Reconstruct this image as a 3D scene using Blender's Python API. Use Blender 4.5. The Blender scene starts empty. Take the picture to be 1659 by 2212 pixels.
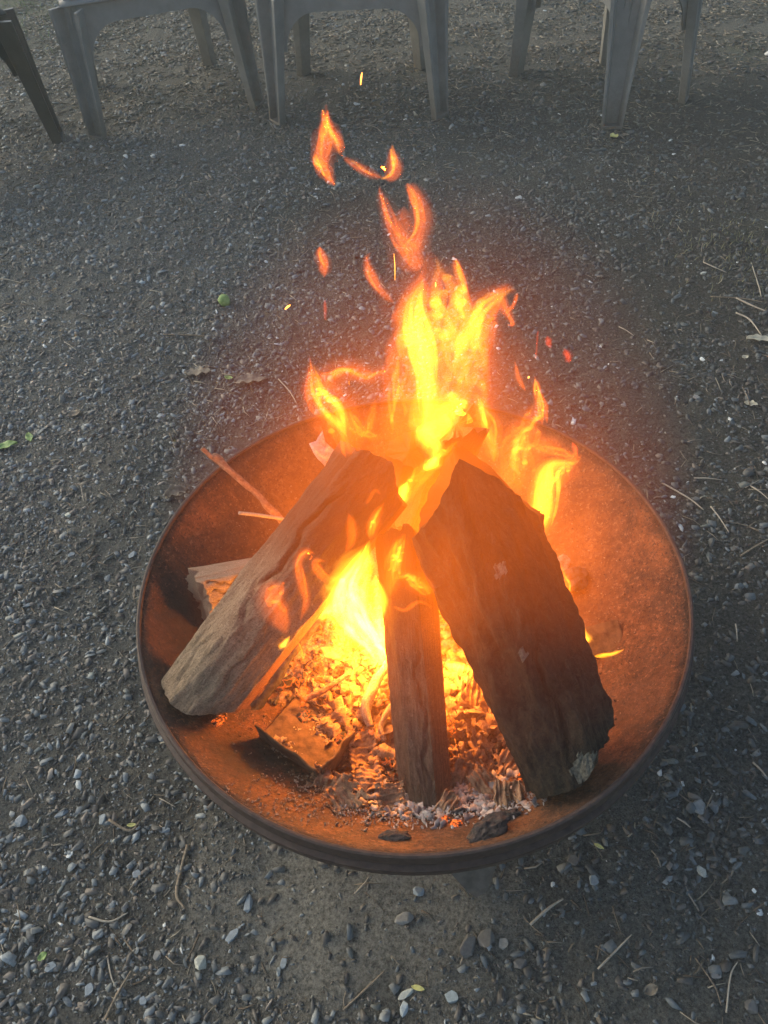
import bpy, math, random
import numpy as np
from mathutils import Vector, Matrix, noise
random.seed(7)
rng = np.random.default_rng(11)
SC = bpy.context.scene
C = SC.collection

# ------------------------------------------------------------------ camera
RB = 0.36                      # radius of the fire bowl
RIM = 0.24                     # height of its rim
CAMH = RIM + 2.286 * RB
PITCH, ROLL = math.radians(48.109), math.radians(-4.263)
FP = 1661.6                    # focal length in the units of a 1659 x 2212 view
RX0 = np.array([1.0, 0, 0]); FW = np.array([0, math.cos(PITCH), -math.sin(PITCH)])
UP0 = np.array([0, math.sin(PITCH), math.cos(PITCH)])
cr, sr = math.cos(ROLL), math.sin(ROLL)
RX = cr * RX0 + sr * UP0
UP = -sr * RX0 + cr * UP0
CAM = np.array([0, 0, CAMH])
def ray(x, y): return (x - 829.5) / FP * RX - (y - 1106) / FP * UP + FW
def on_z(x, y, z): d = ray(x, y); return CAM + d * ((z - CAMH) / d[2])
def on_y(x, y, Y): d = ray(x, y); return CAM + d * (Y / d[1])
def depth(P): return float((np.array(P) - CAM) @ FW)

cd = bpy.data.cameras.new('camera'); cam = bpy.data.objects.new('camera', cd); C.objects.link(cam)
cd.sensor_fit = 'VERTICAL'; cd.sensor_height = 24.0; cd.lens = 24.0 * FP / 2212
cd.clip_start = 0.02; cd.clip_end = 500
M4 = Matrix.Identity(4)
for i in range(3):
    M4[i][0], M4[i][1], M4[i][2], M4[i][3] = RX[i], UP[i], -FW[i], CAM[i]
cam.matrix_world = M4
SC.camera = cam

# ------------------------------------------------------------------ dusk light
SUN_EL, SUN_AZ = math.radians(24), math.radians(-62)      # azimuth from +Y towards +X
w = bpy.data.worlds.new('World'); SC.world = w; w.use_nodes = True
nt = w.node_tree; nt.nodes.clear()
sky = nt.nodes.new('ShaderNodeTexSky'); sky.sky_type = 'NISHITA'; sky.sun_disc = False
sky.sun_elevation = SUN_EL; sky.sun_rotation = SUN_AZ; sky.air_density = 1.0; sky.dust_density = 3.0; sky.ozone_density = 0.6
bg = nt.nodes.new('ShaderNodeBackground'); bg.inputs['Strength'].default_value = 0.15
wo = nt.nodes.new('ShaderNodeOutputWorld')
nt.links.new(sky.outputs[0], bg.inputs[0]); nt.links.new(bg.outputs[0], wo.inputs[0])
sl = bpy.data.lights.new('sun', 'SUN'); so = bpy.data.objects.new('sun', sl); C.objects.link(so)
sl.energy = 0.9; sl.angle = math.radians(75); sl.color = (0.86, 1.0, 0.98)
dv = Vector((math.sin(SUN_AZ) * math.cos(SUN_EL), math.cos(SUN_AZ) * math.cos(SUN_EL), math.sin(SUN_EL)))
so.rotation_euler = dv.to_track_quat('Z', 'Y').to_euler()
SC.view_settings.view_transform = 'Standard'; SC.view_settings.look = 'None'
SC.view_settings.exposure = 0.9; SC.view_settings.gamma = 1.0
SC.view_settings.use_curve_mapping = False
SC.render.engine = 'CYCLES'
SC.cycles.use_denoising = True
SC.cycles.transparent_max_bounces = 128
SC.cycles.max_bounces = 4; SC.cycles.volume_bounces = 0
SC.cycles.sample_clamp_indirect = 3.0
SC.cycles.volume_max_steps = 64

# ------------------------------------------------------------------ helpers
def tag(o, label=None, cat=None, group=None, kind=None):
    if label: o['label'] = label
    if cat: o['category'] = cat
    if group: o['group'] = group
    if kind: o['kind'] = kind
    return o
def empty(name, loc=(0, 0, 0), **k):
    o = bpy.data.objects.new(name, None); o.empty_display_size = 0.05; C.objects.link(o)
    o.location = loc; return tag(o, **k)
def fast_mesh(name, V, Fc, mat=None, smooth=False, col=None):
    """V (n,3); Fc (m,k) one polygon size, or a list of faces"""
    me = bpy.data.meshes.new(name)
    V = np.asarray(V, np.float32)
    if isinstance(Fc, list):
        me.from_pydata([tuple(map(float, v)) for v in V], [], [tuple(int(i) for i in f) for f in Fc])
    else:
        Fc = np.asarray(Fc, np.int32); m, k = Fc.shape
        me.vertices.add(len(V)); me.vertices.foreach_set('co', V.ravel())
        me.loops.add(m * k); me.loops.foreach_set('vertex_index', Fc.ravel())
        me.polygons.add(m); me.polygons.foreach_set('loop_start', np.arange(0, m * k, k, dtype=np.int32))
        me.update(calc_edges=True); me.validate()
    if smooth: me.polygons.foreach_set('use_smooth', np.ones(len(me.polygons), bool))
    if col is not None:
        a = me.color_attributes.new('col', 'FLOAT_COLOR', 'POINT')
        cc = np.ones((len(V), 4), np.float32); cc[:, :3] = col
        a.data.foreach_set('color', cc.ravel())
    if mat: me.materials.append(mat)
    return me
def link(name, me, parent=None, **k):
    o = bpy.data.objects.new(name, me); C.objects.link(o)
    if parent is not None:
        o.parent = parent
        if parent.type == 'EMPTY': o.matrix_parent_inverse = parent_inv(parent)
    return tag(o, **k)
def parent_inv(p):
    m = Matrix.LocRotScale(p.location, p.rotation_euler, p.scale)
    return m.inverted() if p.parent is None else m.inverted()
def fbm(p, s=1.0, o=4): return noise.fractal(Vector(p) * s, 1.0, 2.0, o)
def nz(p, s=1.0): return noise.noise(Vector(p) * s)
def catmull(pts, n):
    P = np.array(pts, float); P = np.vstack([2 * P[0] - P[1], P, 2 * P[-1] - P[-2]])
    out = []
    m = len(P) - 3
    for t in np.linspace(0, m - 1e-6, n):
        i = int(t); u = t - i; a, b, c, d = P[i:i + 4]
        out.append(0.5 * (2 * b + (c - a) * u + (2 * a - 5 * b + 4 * c - d) * u * u + (3 * b - a - 3 * c + d) * u ** 3))
    return np.array(out)
def tube(pts, n=24, seg=8, wob=0.0, flat=1.0, cap=True, seed=0.0):
    """pts: (x,y,z,r) -> verts, faces"""
    S = catmull(pts, n); V = []; F = []
    ref = np.array([0.31, 0.2, 0.93])
    for i in range(n):
        p = S[i, :3]; t = S[min(i + 1, n - 1), :3] - S[max(i - 1, 0), :3]; t /= np.linalg.norm(t) + 1e-9
        a = np.cross(t, ref); a /= np.linalg.norm(a) + 1e-9; b = np.cross(t, a)
        for j in range(seg):
            th = 2 * math.pi * j / seg
            r = max(S[i, 3], 1e-5) * (1 + wob * nz((p[0] * 60 + seed + 2 * math.cos(th), p[1] * 60 + 2 * math.sin(th), p[2] * 60)))
            V.append(p + r * (math.cos(th) * a + flat * math.sin(th) * b))
    for i in range(n - 1):
        for j in range(seg):
            k = (j + 1) % seg
            F.append([i * seg + j, i * seg + k, (i + 1) * seg + k, (i + 1) * seg + j])
    if cap: F.append(list(range(seg))[::-1]); F.append([(n - 1) * seg + j for j in range(seg)])
    return np.array(V), F
def extr(poly, y0, y1):
    """2-D outline (x,z) extruded along y"""
    n = len(poly)
    V = [(x, y0, z) for x, z in poly] + [(x, y1, z) for x, z in poly]
    F = [list(range(n)), [n + i for i in range(n)][::-1]] + [[i, i + n, (i + 1) % n + n, (i + 1) % n] for i in range(n)]
    return np.array(V, float), F
def bevel(o, w_, s=2):
    m = o.modifiers.new('bevel', 'BEVEL'); m.width = w_; m.segments = s; m.limit_method = 'ANGLE'; return o

# ------------------------------------------------------------------ materials
class NB:
    def __init__(s, name):
        s.m = bpy.data.materials.new(name); s.m.use_nodes = True; s.t = s.m.node_tree; s.t.nodes.clear()
        s.out = s.n('ShaderNodeOutputMaterial')
    def n(s, ty, ins=None, **kw):
        x = s.t.nodes.new(ty)
        for k, v in kw.items(): setattr(x, k, v)
        for k, v in (ins or {}).items():
            if isinstance(v, bpy.types.NodeSocket): s.t.links.new(v, x.inputs[k])
            else: x.inputs[k].default_value = v
        return x
    def ramp(s, fac, stops):
        r = s.n('ShaderNodeValToRGB', {'Fac': fac}); e = r.color_ramp.elements
        while len(e) < len(stops): e.new(0.5)
        for q, (p, c) in zip(e, stops):
            q.position = p; q.color = (c, c, c, 1) if isinstance(c, (int, float)) else (*c, 1)
        return r.outputs[0]
    def noise(s, scale, det=6, rough=0.6, vec=None, dist=0.0):
        vec = vec or s.n('ShaderNodeTexCoord').outputs['Object']
        return s.n('ShaderNodeTexNoise', {'Vector': vec, 'Scale': scale, 'Detail': det, 'Roughness': rough, 'Distortion': dist}).outputs['Fac']
    def math(s, op, a, b=0.0):
        return s.n('ShaderNodeMath', {0: a, 1: b}, operation=op).outputs[0]
    def mix(s, fac, a, b, bt='MIX'):
        x = s.n('ShaderNodeMix', data_type='RGBA', blend_type=bt)
        for k, v in ((0, fac), (6, a), (7, b)):
            if isinstance(v, bpy.types.NodeSocket): s.t.links.new(v, x.inputs[k])
            else: x.inputs[k].default_value = (*v, 1) if isinstance(v, tuple) and len(v) == 3 else v
        return x.outputs[2]
    def surf(s, col, rough=0.8, bump=None, bs=0.3, bd=0.002, spec=0.4, metal=0.0, emit=None, es=0.0):
        p = s.n('ShaderNodeBsdfPrincipled')
        def put(k, v):
            if isinstance(v, bpy.types.NodeSocket): s.t.links.new(v, p.inputs[k])
            else: p.inputs[k].default_value = (*v, 1) if isinstance(v, tuple) else v
        put('Base Color', col); put('Roughness', rough); put('Specular IOR Level', spec); put('Metallic', metal)
        if emit is not None: put('Emission Color', emit); put('Emission Strength', es)
        if bump is not None:
            b = s.n('ShaderNodeBump', {'Height': bump, 'Strength': bs, 'Distance': bd}); s.t.links.new(b.outputs[0], p.inputs['Normal'])
        s.t.links.new(p.outputs[0], s.out.inputs[0]); return s.m
    def attr(s): return s.n('ShaderNodeVertexColor', layer_name='col').outputs[0]
def scaled(nb, sx, sy, sz, out='Object'):
    return nb.n('ShaderNodeMapping', {'Vector': nb.n('ShaderNodeTexCoord').outputs[out], 'Scale': (sx, sy, sz)}).outputs[0]

b = NB('soil')
n1 = b.noise(90, 8, 0.75); n2 = b.noise(420, 4, 0.7)
c_ = b.mix(b.ramp(b.noise(190, 6, 0.8), [(0.36, 0.0), (0.64, 1.0)]), b.mix(1.0, b.attr(), (0.40, 0.39, 0.38), 'MULTIPLY'), b.mix(1.0, b.attr(), (1.75, 1.72, 1.68), 'MULTIPLY'))
c_ = b.mix(b.ramp(n2, [(0.60, 0.0), (0.75, 0.5)]), c_, (0.17, 0.16, 0.14))
M_SOIL = b.surf(c_, 0.93, b.math('ADD', n1, b.math('MULTIPLY', n2, 0.8)), 1.0, 0.010, 0.2)
b = NB('gravel_stone')
n1 = b.noise(260, 4, 0.7)
M_STONE = b.surf(b.mix(b.ramp(n1, [(0.3, 0.0), (0.7, 1.0)]), b.mix(1.0, b.attr(), (0.72, 0.72, 0.72), 'MULTIPLY'), b.mix(1.0, b.attr(), (1.2, 1.2, 1.2), 'MULTIPLY')), 0.62, n1, 0.3, 0.0008, 0.45)
b = NB('dry_litter')
M_LITTER = b.surf(b.attr(), 0.8, b.noise(400, 3), 0.3, 0.0006, 0.3)
def plain(name, c1, c2, scale=60, rough=0.8, bs=0.4, bd=0.001, spec=0.3, metal=0.0):
    b = NB(name); n = b.noise(scale, 6, 0.65)
    return b.surf(b.mix(b.ramp(n, [(0.35, 0.0), (0.65, 1.0)]), c1, c2), rough, n, bs, bd, spec, metal)
M_TWIG = plain('twig_bark', (0.10, 0.075, 0.05), (0.22, 0.18, 0.13), 300)
M_TWIGPALE = plain('pale_twig', (0.24, 0.21, 0.16), (0.36, 0.32, 0.25), 300)
M_STICK = plain('burning_stick_bark', (0.16, 0.075, 0.04), (0.34, 0.20, 0.12), 180, 0.8, 0.9, 0.003)
M_CHAR = plain('charred_wood', (0.012, 0.011, 0.010), (0.06, 0.05, 0.045), 140, 0.75, 1.0, 0.004)
M_GREEN = plain('green_leaf', (0.14, 0.22, 0.06), (0.24, 0.34, 0.12), 120, 0.6)
M_YELLOW = plain('yellow_leaf', (0.42, 0.40, 0.12), (0.55, 0.52, 0.22), 120, 0.6)
M_DRYLEAF = plain('dry_leaf', (0.13, 0.105, 0.075), (0.26, 0.22, 0.16), 90, 0.8)
M_PALEBARK = plain('pale_bark_chip', (0.30, 0.28, 0.20), (0.48, 0.44, 0.33), 90, 0.8)
M_CHAIR = plain('grey_green_chair_plastic', (0.155, 0.172, 0.168), (0.175, 0.192, 0.188), 25, 0.42, 0.15, 0.0006, 0.45)
def chair_mat(name, c1, c2):
    b = NB(name); g_ = b.n('ShaderNodeNewGeometry').outputs['Position']; z_ = b.n('ShaderNodeSeparateXYZ', {0: g_}).outputs[2]
    n = b.noise(25, 6, 0.65, g_); n2 = b.noise(110, 6, 0.75, g_)
    c = b.mix(b.ramp(n, [(0.35, 0.0), (0.65, 1.0)]), c1, c2)
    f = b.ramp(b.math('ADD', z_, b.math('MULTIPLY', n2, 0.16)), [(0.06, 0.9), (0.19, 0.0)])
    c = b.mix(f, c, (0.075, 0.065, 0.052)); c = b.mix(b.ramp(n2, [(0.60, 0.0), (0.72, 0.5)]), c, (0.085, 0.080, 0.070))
    return b.surf(c, b.ramp(n, [(0.3, 0.35), (0.7, 0.6)]), n2, 0.25, 0.0008, 0.4)
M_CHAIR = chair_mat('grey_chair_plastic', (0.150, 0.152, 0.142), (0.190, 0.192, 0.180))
M_CHAIRSHADE = plain('shaded_grey_chair_plastic', (0.016, 0.016, 0.015), (0.028, 0.028, 0.026), 25, 0.45, 0.15, 0.0006, 0.4)  # near-black copy of the chair grey, shade put into the colour
M_FOOT = plain('grey_steel_plate', (0.045, 0.038, 0.030), (0.10, 0.088, 0.072), 60, 0.9, 0.3, 0.001, 0.5)

# rusty sooty steel inside the bowl
b = NB('rusty_fire_bowl')
n1 = b.noise(9, 10, 0.78, dist=1.2); n2 = b.noise(160, 5, 0.8); n3 = b.noise(38, 6, 0.75)
c_ = b.mix(b.ramp(n1, [(0.35, 0.0), (0.62, 1.0)]), (0.020, 0.010, 0.004), (0.170, 0.066, 0.018))
c_ = b.mix(b.ramp(n3, [(0.42, 0.0), (0.68, 0.7)]), c_, (0.022, 0.011, 0.007))
c_ = b.mix(b.ramp(n2, [(0.54, 0.0), (0.64, 0.85)]), c_, (0.24, 0.12, 0.06))
c_ = b.mix(b.ramp(b.noise(230, 4, 0.8), [(0.38, 0.9), (0.47, 0.0)]), c_, (0.012, 0.006, 0.004))
gp = b.n('ShaderNodeNewGeometry').outputs['Position']
def shade_stain(x, y, rad, amt):
    d_ = b.n('ShaderNodeVectorMath', {0: gp, 1: (x, y, 0.17)}, operation='DISTANCE').outputs['Value']
    return b.math('MULTIPLY', b.ramp(b.math('ADD', b.math('DIVIDE', d_, rad), b.math('MULTIPLY', n3, 0.6)), [(0.55, 1.0), (1.0, 0.0)]), amt)
c_ = b.mix(shade_stain(-0.27, 0.60, 0.17, 0.8), c_, (0.014, 0.009, 0.008))       # shade beside the left log, painted dark; next patch too
c_ = b.mix(shade_stain(-0.20, 0.40, 0.10, 0.8), c_, (0.014, 0.009, 0.008))
c_ = b.mix(shade_stain(0.30, 0.42, 0.10, 0.5), c_, (0.05, 0.035, 0.03))
M_BOWL = b.surf(c_, b.ramp(n3, [(0.3, 0.42), (0.7, 0.75)]), b.math('ADD', n2, n3), 1.0, 0.004, 0.35, 0.0)
M_RIM = plain('dark_painted_rim', (0.028, 0.019, 0.016), (0.055, 0.036, 0.028), 120, 0.65, 0.35, 0.0008, 0.3)

def bark_mat(name, dark, light, streak=(14, 14, 3), char=None):
    b = NB(name)
    v = scaled(b, *streak, out='UV') if False else b.n('ShaderNodeAttribute', attribute_name='lc').outputs['Vector']
    v1 = b.n('ShaderNodeMapping', {'Vector': v, 'Scale': streak}).outputs[0]
    vw = b.n('ShaderNodeVectorMath', {0: v1, 1: b.n('ShaderNodeTexNoise', {'Vector': v1, 'Scale': 3.0, 'Detail': 4.0}).outputs['Color']}, operation='ADD').outputs[0]
    na = b.noise(6, 8, 0.7, v1, 0.5); nb_ = b.noise(60, 6, 0.75, v); vo = b.n('ShaderNodeTexVoronoi', {'Vector': vw, 'Scale': 1.6}, feature='DISTANCE_TO_EDGE').outputs[0]
    c = b.mix(b.ramp(na, [(0.33, 0.0), (0.66, 1.0)]), dark, light)
    c = b.mix(b.ramp(b.math('ADD', vo, b.math('MULTIPLY', nb_, 0.35)), [(0.12, 0.7), (0.19, 0.0)]), c, tuple(x * 0.35 for x in dark))
    nf = b.noise(190, 5, 0.8, v)
    c = b.mix(b.ramp(nb_, [(0.56, 0.0), (0.72, 0.7)]), c, tuple(min(1, x * 1.8) for x in light))
    c = b.mix(b.ramp(nf, [(0.36, 0.75), (0.5, 0.0)]), c, tuple(x * 0.3 for x in dark))
    if char:   # soot that starts part way up the log
        sx = b.n('ShaderNodeSeparateXYZ', {0: v}).outputs[2]
        f = b.ramp(b.math('ADD', sx, b.math('MULTIPLY', na, char[1])), [(char[0], 0.0), (min(1, char[0] + 0.25), char[2])])
        c = b.mix(f, c, (0.018, 0.013, 0.010))
    h = b.math('ADD', b.math('MULTIPLY', na, 1.4), b.math('ADD', b.math('MULTIPLY', nb_, 0.9), b.math('MULTIPLY', nf, 0.5)))
    return b.surf(c, 0.85, h, 1.0, 0.006, 0.2)
M_BARKD = bark_mat('dark_rough_bark', (0.014, 0.009, 0.006), (0.062, 0.042, 0.026), (7, 7, 4.5))
M_BARKG = bark_mat('grey_smooth_bark', (0.20, 0.14, 0.085), (0.38, 0.28, 0.185), (12, 12, 3.0), (0.62, 0.35, 0.85))
M_BARKM = bark_mat('grey_brown_bark', (0.075, 0.048, 0.030), (0.21, 0.145, 0.10), (16, 16, 2.0), (0.70, 0.3, 0.85))
M_SPLIT = bark_mat('red_brown_split_wood', (0.16, 0.065, 0.032), (0.34, 0.17, 0.09), (38, 38, 1.0), (0.8, 0.3, 0.6))
M_SPLITP = bark_mat('pale_split_wood', (0.36, 0.29, 0.19), (0.62, 0.52, 0.38), (30, 30, 1.0))
M_END = bark_mat('smoky_cut_end', (0.055, 0.022, 0.010), (0.16, 0.07, 0.03), (50, 14, 1.0))
M_LICHEN = plain('pale_grey_lichen', (0.045, 0.042, 0.030), (0.13, 0.12, 0.09), 300, 0.9, 1.0, 0.003)

def coal_mat():
    b = NB('cracked_hot_charcoal'); g = b.n('ShaderNodeNewGeometry').outputs['Position']
    n = b.noise(130, 6, 0.75, g); vo = b.n('ShaderNodeTexVoronoi', {'Vector': b.n('ShaderNodeVectorMath', {0: g, 1: b.n('ShaderNodeVectorMath', {0: b.n('ShaderNodeTexNoise', {'Vector': g, 'Scale': 120.0}).outputs['Color'], 1: (0.012, 0.012, 0.012)}, operation='MULTIPLY').outputs[0]}, operation='ADD').outputs[0], 'Scale': 95.0}, feature='DISTANCE_TO_EDGE').outputs[0]
    d = b.n('ShaderNodeVectorMath', {0: g, 1: (0.0, 0.58, 0.13)}, operation='DISTANCE').outputs['Value']
    f = b.math('MULTIPLY', b.ramp(vo, [(0.0, 1.0), (0.12, 0.0)]), b.ramp(b.math('DIVIDE', d, 0.2), [(0.3, 1.0), (1.0, 0.0)]))
    c = b.mix(b.ramp(n, [(0.5, 0.0), (0.66, 1.0)]), (0.010, 0.009, 0.008), (0.16, 0.14, 0.12))
    return b.surf(c, 0.85, b.math('ADD', n, vo), 1.0, 0.003, 0.3, 0.0, (1.0, 0.14, 0.012), b.math('MULTIPLY', f, 1.7))
M_COAL = coal_mat()
def glow_mat(name, base1, base2, lo, hi, es, scale, ecol=(1.0, 0.16, 0.02), heat=None):
    """charcoal / ash with red-hot patches; heat = (x, y, radius) of the hottest place"""
    b = NB(name)
    g = b.n('ShaderNodeNewGeometry').outputs['Position']
    n1 = b.noise(scale, 6, 0.7, g, 0.4); n2 = b.noise(scale * 4, 5, 0.75, g)
    f = b.ramp(n1, [(lo, 0.0), (hi, 1.0)])
    if heat:
        d = b.n('ShaderNodeVectorMath', {0: g, 1: (heat[0], heat[1], heat[2])}, operation='DISTANCE').outputs['Value']
        f = b.math('MULTIPLY', f, b.ramp(b.math('DIVIDE', d, heat[3]), [(0.25, 1.0), (1.0, 0.0)]))
    c = b.mix(b.ramp(n2, [(0.35, 0.0), (0.65, 1.0)]), base1, base2)
    return b.surf(c, 0.9, b.math('ADD', n1, n2), 0.9, 0.003, 0.2, 0.0, ecol, b.math('MULTIPLY', f, es))
HEAT = (-0.01, 0.60, 0.12, 0.17)
M_EMBER = glow_mat('ember_bed', (0.05, 0.03, 0.02), (0.30, 0.20, 0.14), 0.46, 0.66, 2.2, 70, heat=HEAT)
M_ASH = glow_mat('ash_flakes', (0.12, 0.085, 0.06), (0.40, 0.32, 0.25), 0.62, 0.75, 1.2, 120, heat=HEAT)
M_PALEASH = plain('powdery_pale_ash', (0.20, 0.18, 0.165), (0.42, 0.39, 0.36), 150, 0.95, 0.8, 0.002)
M_CARDASH = glow_mat('corrugated_card_ash', (0.17, 0.10, 0.055), (0.36, 0.235, 0.14), 0.60, 0.72, 0.9, 60, heat=HEAT)
M_CARD = plain('scorched_card', (0.030, 0.020, 0.011), (0.12, 0.075, 0.040), 70, 0.9, 0.9, 0.002)
M_HOT = glow_mat('glowing_ember', (0.03, 0.015, 0.01), (0.16, 0.08, 0.05), 0.46, 0.66, 1.5, 190, (1.0, 0.15, 0.012))
M_PAPER = glow_mat('burning_paper', (0.30, 0.20, 0.18), (0.50, 0.38, 0.36), 0.50, 0.72, 1.2, 60, (1.0, 0.12, 0.03))

# ------------------------------------------------------------------ ground
BC = np.array([0.0793 * RB, 1.7305 * RB])      # centre of the bowl on the ground
PALE = on_z(770, 1960, 0)[:2]
def lerp(a, b_, t): return a + (b_ - a) * np.clip(t, 0, 1)[..., None]
_k = rng.normal(size=(24, 2)); _ph = rng.uniform(0, 6.28, 24)
def wav(x, y, s):          # cheap smooth noise for numpy arrays, about -1..1
    r = np.zeros_like(x)
    for i in range(24): r += np.sin((x * _k[i, 0] + y * _k[i, 1]) * s * (0.6 + i * 0.09) + _ph[i])
    return r / 5.0
def gh(x, y):              # height of the ground
    return 0.007 * wav(x, y, 2.2) + 0.0035 * wav(y + 3, x, 7) + 0.0016 * wav(x + 9, y, 22)
def soil_col(x, y):
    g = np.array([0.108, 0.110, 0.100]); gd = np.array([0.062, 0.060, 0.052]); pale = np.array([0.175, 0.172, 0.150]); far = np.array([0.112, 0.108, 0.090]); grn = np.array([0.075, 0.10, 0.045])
    c = lerp(np.broadcast_to(gd, x.shape + (3,)), g, 0.5 + 0.5 * wav(x, y, 3.0))
    c = lerp(c, g * 1.25, np.clip(-x * 0.9, 0, 1)); c = lerp(c, gd * 0.85, (x - 0.10 + 0.02 * y) * 1.3)  # brighter left and shaded right side painted into the soil colour
    c = lerp(c, far, (y - 2.6) / 0.8 + 0.3 * wav(x, y, 4))
    d = np.hypot((x - PALE[0]) / 0.20, (y - PALE[1]) / 0.13)
    c = lerp(c, pale, (1.35 - d + 0.25 * wav(x, y, 14)) * 1.3)
    d = np.hypot(x - BC[0], y - BC[1])
    c = lerp(c, pale * 0.8, (0.36 - d) * 3)
    m = np.clip(wav(x + 4, y - 2, 3.5) * 1.2 - 0.9, 0, 1) * np.clip((x - 0.2) * 2, 0, 1) * np.clip((y - 1.2), 0, 1)
    c = lerp(c, grn, 0.35 * m)
    c = lerp(c, grn * 1.1, np.clip((y - 3.5) * 0.8, 0, 0.7) * np.clip(-x - 1.0, 0, 1))
    return c
# one sheet: fine in view, coarse out to the horizon
def axis(a0, a1, st, far_):
    near = list(np.arange(a0, a1 + 1e-6, st)); s = st; lo, hi = [near[0]], [near[-1]]
    while hi[-1] < far_: s *= 1.25; hi.append(hi[-1] + s); lo.append(lo[-1] - s)
    return np.array(lo[1:][::-1] + near + hi[1:])
VN = {}
def vnoise(x, y, s, seed):      # value noise on a lattice, 0..1
    if seed not in VN: VN[seed] = np.random.default_rng(seed).random((257, 257))
    g_ = VN[seed]; u = x * s; v = y * s; i = np.floor(u).astype(int); j = np.floor(v).astype(int)
    fu = u - i; fv = v - j; fu = fu * fu * (3 - 2 * fu); fv = fv * fv * (3 - 2 * fv); a = lambda p, q: g_[(i + p) % 257, (j + q) % 257]
    return (a(0, 0) * (1 - fu) + a(1, 0) * fu) * (1 - fv) + (a(0, 1) * (1 - fu) + a(1, 1) * fu) * fv
def crumble(x, y):
    h = 0.0052 * (1 - np.abs(2 * vnoise(x, y, 34, 1) - 1)) * vnoise(x, y, 11, 2) + 0.0030 * (vnoise(x, y, 78, 3) - .5) + 0.0022 * (vnoise(x, y, 150, 4) - .5) + 0.006 * (vnoise(x, y, 16, 5) - .5)
    d = np.hypot((x - PALE[0]) / 0.22, (y - PALE[1]) / 0.15)
    return (h - 0.002) * np.clip(d - 0.25, 0.25, 1)
gh0 = gh
def gh(x, y): return gh0(x, y) + crumble(x, y)
ax = axis(-1.3, 1.3, 0.0056, 70); ay = axis(-0.1, 2.7, 0.0056, 70)
X, Y = np.meshgrid(ax, ay); inn = np.exp(-np.clip(np.hypot(X, Y - 2) - 4, 0, 99) ** 2 / 4)
Z = gh(X, Y) * inn
nx, ny = len(ax), len(ay)
I = np.arange(nx * ny).reshape(ny, nx)
Fq = np.stack([I[:-1, :-1], I[:-1, 1:], I[1:, 1:], I[1:, :-1]], -1).reshape(-1, 4)
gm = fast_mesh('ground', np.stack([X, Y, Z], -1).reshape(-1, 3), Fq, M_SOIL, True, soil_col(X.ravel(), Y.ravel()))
link('ground', gm, kind='structure')

# ---- gravel: many thousands of slate chips
def ico():
    t = (1 + 5 ** .5) / 2
    V = np.array([(-1, t, 0), (1, t, 0), (-1, -t, 0), (1, -t, 0), (0, -1, t), (0, 1, t), (0, -1, -t), (0, 1, -t), (t, 0, -1), (t, 0, 1), (-t, 0, -1), (-t, 0, 1)], float)
    F = np.array([(0, 11, 5), (0, 5, 1), (0, 1, 7), (0, 7, 10), (0, 10, 11), (1, 5, 9), (5, 11, 4), (11, 10, 2), (10, 7, 6), (7, 1, 8), (3, 9, 4), (3, 4, 2), (3, 2, 6), (3, 6, 8), (3, 8, 9), (4, 9, 5), (2, 4, 11), (6, 2, 10), (8, 6, 7), (9, 8, 1)])
    return V / np.linalg.norm(V[0]), F
IV, IF = ico(); ICOF = IF
TEMPL = []
SF = []
for k in range(6): SF += [(k, (k + 1) % 6, 6 + (k + 1) % 6), (k, 6 + (k + 1) % 6, 6 + k)]
SF += [(6, 7, 8), (6, 8, 9), (6, 9, 10), (6, 10, 11)]
SF = np.array(SF); IF = SF
for k in range(24):      # flat angular slate chips
    an = np.arange(6) / 6 * 2 * np.pi + np.array([0, -.75, .75, 0, -.75, .75]) * rng.uniform(0.0, 0.7) + rng.uniform(-0.25, 0.25, 6); ra = rng.uniform(0.45, 1.25, 6)
    lo_ = np.stack([np.cos(an) * ra, np.sin(an) * ra, np.full(6, -0.8)], 1)
    sh = rng.uniform(0.74, 0.98); up_ = np.stack([np.cos(an) * ra * sh + rng.normal(0, .08), np.sin(an) * ra * sh + rng.normal(0, .08), 0.65 + rng.normal(0, 0.22, 6)], 1)
    TEMPL.append(np.vstack([lo_, up_]))
TEMPL = np.array(TEMPL)
PAL = np.array([(0.140, 0.156, 0.158), (0.112, 0.126, 0.128), (0.095, 0.102, 0.098), (0.080, 0.080, 0.074), (0.066, 0.060, 0.052), (0.110, 0.095, 0.078), (0.16, 0.175, 0.172), (0.14, 0.148, 0.130)])
def rots(n, tilt):
    yaw = rng.uniform(0, 2 * np.pi, n); tx = rng.normal(0, tilt, n); ty = rng.normal(0, tilt, n)
    cz, sz = np.cos(yaw), np.sin(yaw); o = np.zeros(n); l = np.ones(n)
    Rz = np.array([[cz, -sz, o], [sz, cz, o], [o, o, l]]).transpose(2, 0, 1)
    Rx = np.array([[l, o, o], [o, np.cos(tx), -np.sin(tx)], [o, np.sin(tx), np.cos(tx)]]).transpose(2, 0, 1)
    Ry = np.array([[np.cos(ty), o, np.sin(ty)], [o, l, o], [-np.sin(ty), o, np.cos(ty)]]).transpose(2, 0, 1)
    return Ry @ Rx @ Rz
def area_pts(n):       # points in the trapezoid the photograph sees, with a margin
    y = rng.uniform(-0.12, 5.4, n * 3); x = rng.uniform(-2.9, 2.9, n * 3)
    ok = (np.abs(x + 0.02) < 0.80 + 0.37 * np.clip(y, 0, 9)); 
    return x[ok], y[ok]
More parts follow.
